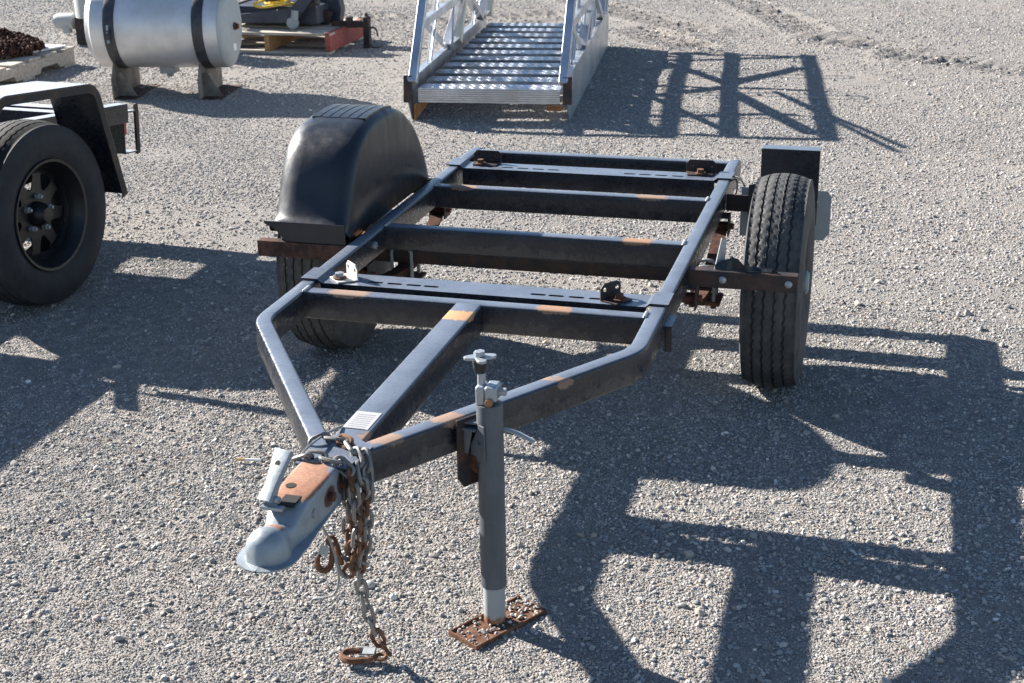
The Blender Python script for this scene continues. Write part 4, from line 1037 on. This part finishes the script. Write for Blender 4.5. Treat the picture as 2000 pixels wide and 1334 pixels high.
for i in range(900):
    a = r_.uniform(0, 6.283); q = math.sqrt(r_.random()); px = cc.x +   .36 * q * math.cos(a); py = cc.y + .33 * q * math.sin(a)
    hz = .11 * (1 - q ** 2) ** .8 * (1 + .25 * math.sin(px * 17) * math.cos(py * 13)) ; pz = .152 + hz * (r_.random() ** .35) + .008
    M = Matrix.Translation((px, py, pz)) @ Euler((r_.uniform(0, 3.1), r_.uniform(0, 3.1), r_.uniform(0, 3.1))).to_matrix().to_4x4() @ Matrix.Scale(1.25, 4)
    lk.add([M @ Vector(v) for v in base.v], base.f)
CH = lk.build("chain_heap", M_rustdk); tag(CH, "heap of dark rusty chain piled on the white sheet", "chain", kind='stuff')

# ------------------------------------------------------------------ wooden pallet with red side, blue steel lifting gear, yellow rope, jack leg
PR_, MPR = pallet("red_sided_pallet", "wooden pallet with one faded red side, behind the stainless tank", (-4.02, 6.33, 0), (.995, .035, 0), .985, .76, .155, 5, (M_wood, M_woodred, M_woodor))
def rb(mb): mb.v = [MPR @ Vector(v) for v in mb.v]; return mb
LG = thing("lifting_gear", "dark blue steel lifting gear with long arms lying on the red sided pallet", "machine", MPR @ Vector((.5, .4, .157)))
PZ = .157
rb(MB().plate([(.12, .06), (.62, .06), (.70, .14), (.80, .25), (.72, .28), (.60, .17), (.13, .115)], [], .05, frameM((.02, .22, PZ - .02), (1, 0, 0), (0, 0, 1), (0, -1, 0)))).build("arm", M_blue, LG, .004)
rb(MB().plate([(.10, .27), (.32, .22), (.60, .225), (.80, .19), (.80, .28), (.62, .30), (.34, .285), (.22, .275), (.12, .345), (.07, .33), (.06, .20), (.10, .17)], [], .04, frameM((.02, .30, PZ - .03), (1, 0, 0), (0, 0, 1), (0, -1, 0)))).build("arm", M_blue, LG, .004)
rb(MB().plate([(.10, .26), (.32, .21), (.66, .20), (.86, .19), (.86, .30), (.62, .30), (.34, .275), (.22, .265), (.12, .335), (.07, .32), (.06, .20)], [], .04, frameM((.02, .66, PZ - .03), (1, 0, 0), (0, 0, 1), (0, -1, 0)))).build("arm", M_blue, LG, .004)
rb(MB().box(.10, .80, .26, .64, PZ + .02, PZ + .15)).build("bed", M_blue, LG, .006)
rb(MB().tube([(.12, .14, PZ + .13), (.12, .70, PZ + .13)], .03, 14)).build("pivot_tube", M_rblack, LG)
rb(MB().disc((.12, .135, PZ + .13), (0, 1, 0), .045, .012, 18)).build("pivot_washer", M_zinc, LG)
rb(MB().tube([(.67, .16, PZ + .14), (.66, .16, PZ + .07)], .028, 12).disc((.645, .16, PZ + .046), (0, 1, 0), .045, .03, 18)).build("caster", M_zincdull, LG)
rb(MB().plate([(0, 0), (.14, 0), (.16, .10), (.14, .22), (.02, .27), (-.08, .26), (-.02, .12)], [], .10, frameM((.74, .62, PZ), (1, 0, 0), (0, 0, 1), (0, -1, 0)))).build("pump_box", M_blue, LG, .008)
rb(MB().tube(catmull([(.58, .20, PZ + .22), (.66, .19, PZ + .20), (.74, .19, PZ + .215), (.79, .19, PZ + .24)], 5), .009, 8)).build("handle", M_zinc, LG)
rb(MB().disc((.79, .22, PZ + .19), (0, 1, 0), .035, .05, 16)).build("roller", M_rblack, LG)
rb(MB().tube([(.78, .45, PZ), (.82, .45, PZ + .10)], .04, 10)).build("foot", M_rblack, LG)
RP = thing("yellow_rope", "loose coil of yellow rope thrown over the dark blue lifting gear", "rope", MPR @ Vector((.5, .42, PZ + .2)))
r_ = random.Random(9); ctl = []
for i in range(34):
    a = i * 1.15 + r_.uniform(-.3, .3); q = r_.uniform(.08, .19); ctl.append(MPR @ Vector((.50 + q * 1.25 * math.cos(a), .31 + q * math.sin(a), PZ + .150 + .04 * r_.random() + .003 * i)))
ctl += [MPR @ Vector(v) for v in ((.36, .22, PZ + .19), (.34, .18, PZ + .17), (.42, .16, PZ + .16), (.58, .15, PZ + .19), (.62, .20, PZ + .24))]
MB().tube(catmull(ctl, 5), .0095, 6).build("rope", M_yel, RP)
JL = thing("jack_leg", "black trailer jack leg with side crank, standing right of the red sided pallet", "jack", (-2.88, 6.74, 0))
MB().box(-2.905, -2.855, 6.715, 6.765, .012, .20).build("tube", M_rblack, JL, .004)
MB().box(-2.90, -2.77, 6.69, 6.79, 0.002, .014).build("foot", M_rblack, JL, .002)
MB().beam((-2.88, 6.74, .175), (-3.16, 6.74, .165), .035, .05).disc((-3.02, 6.74, .20), (0, 0, 1), .03, .05, 10).build("cross_arm", M_rblack, JL, .003)
MB().lathe([(.0001, .19), (.034, .195), (.034, .225), (.012, .235), (.012, .255), (.0001, .258)], (-2.88, 6.74, 0), (0, 0, 1), 16).build("cap", M_rblack, JL)
MB().tube(catmull([(-2.85, 6.735, .15), (-2.815, 6.73, .148), (-2.80, 6.73, .13), (-2.792, 6.73, .085)], 5), .007, 8).build("crank", M_rblack, JL)

# ------------------------------------------------------------------ cigarette end
CB = thing("cigarette_end", "smoked white cigarette end lying on the gravel left of the coupler", "cigarette", (-.66, -.075, .012))
MB().tube([(-.650, -.078, .014), (-.607, -.072, .014)], .0042, 10).build("paper", M_butt, CB)
MB().tube([(-.676, -.082, .014), (-.650, -.078, .014)], .0043, 10).build("filter", flat("cigarette filter", (.62, .42, .22), .8), CB)
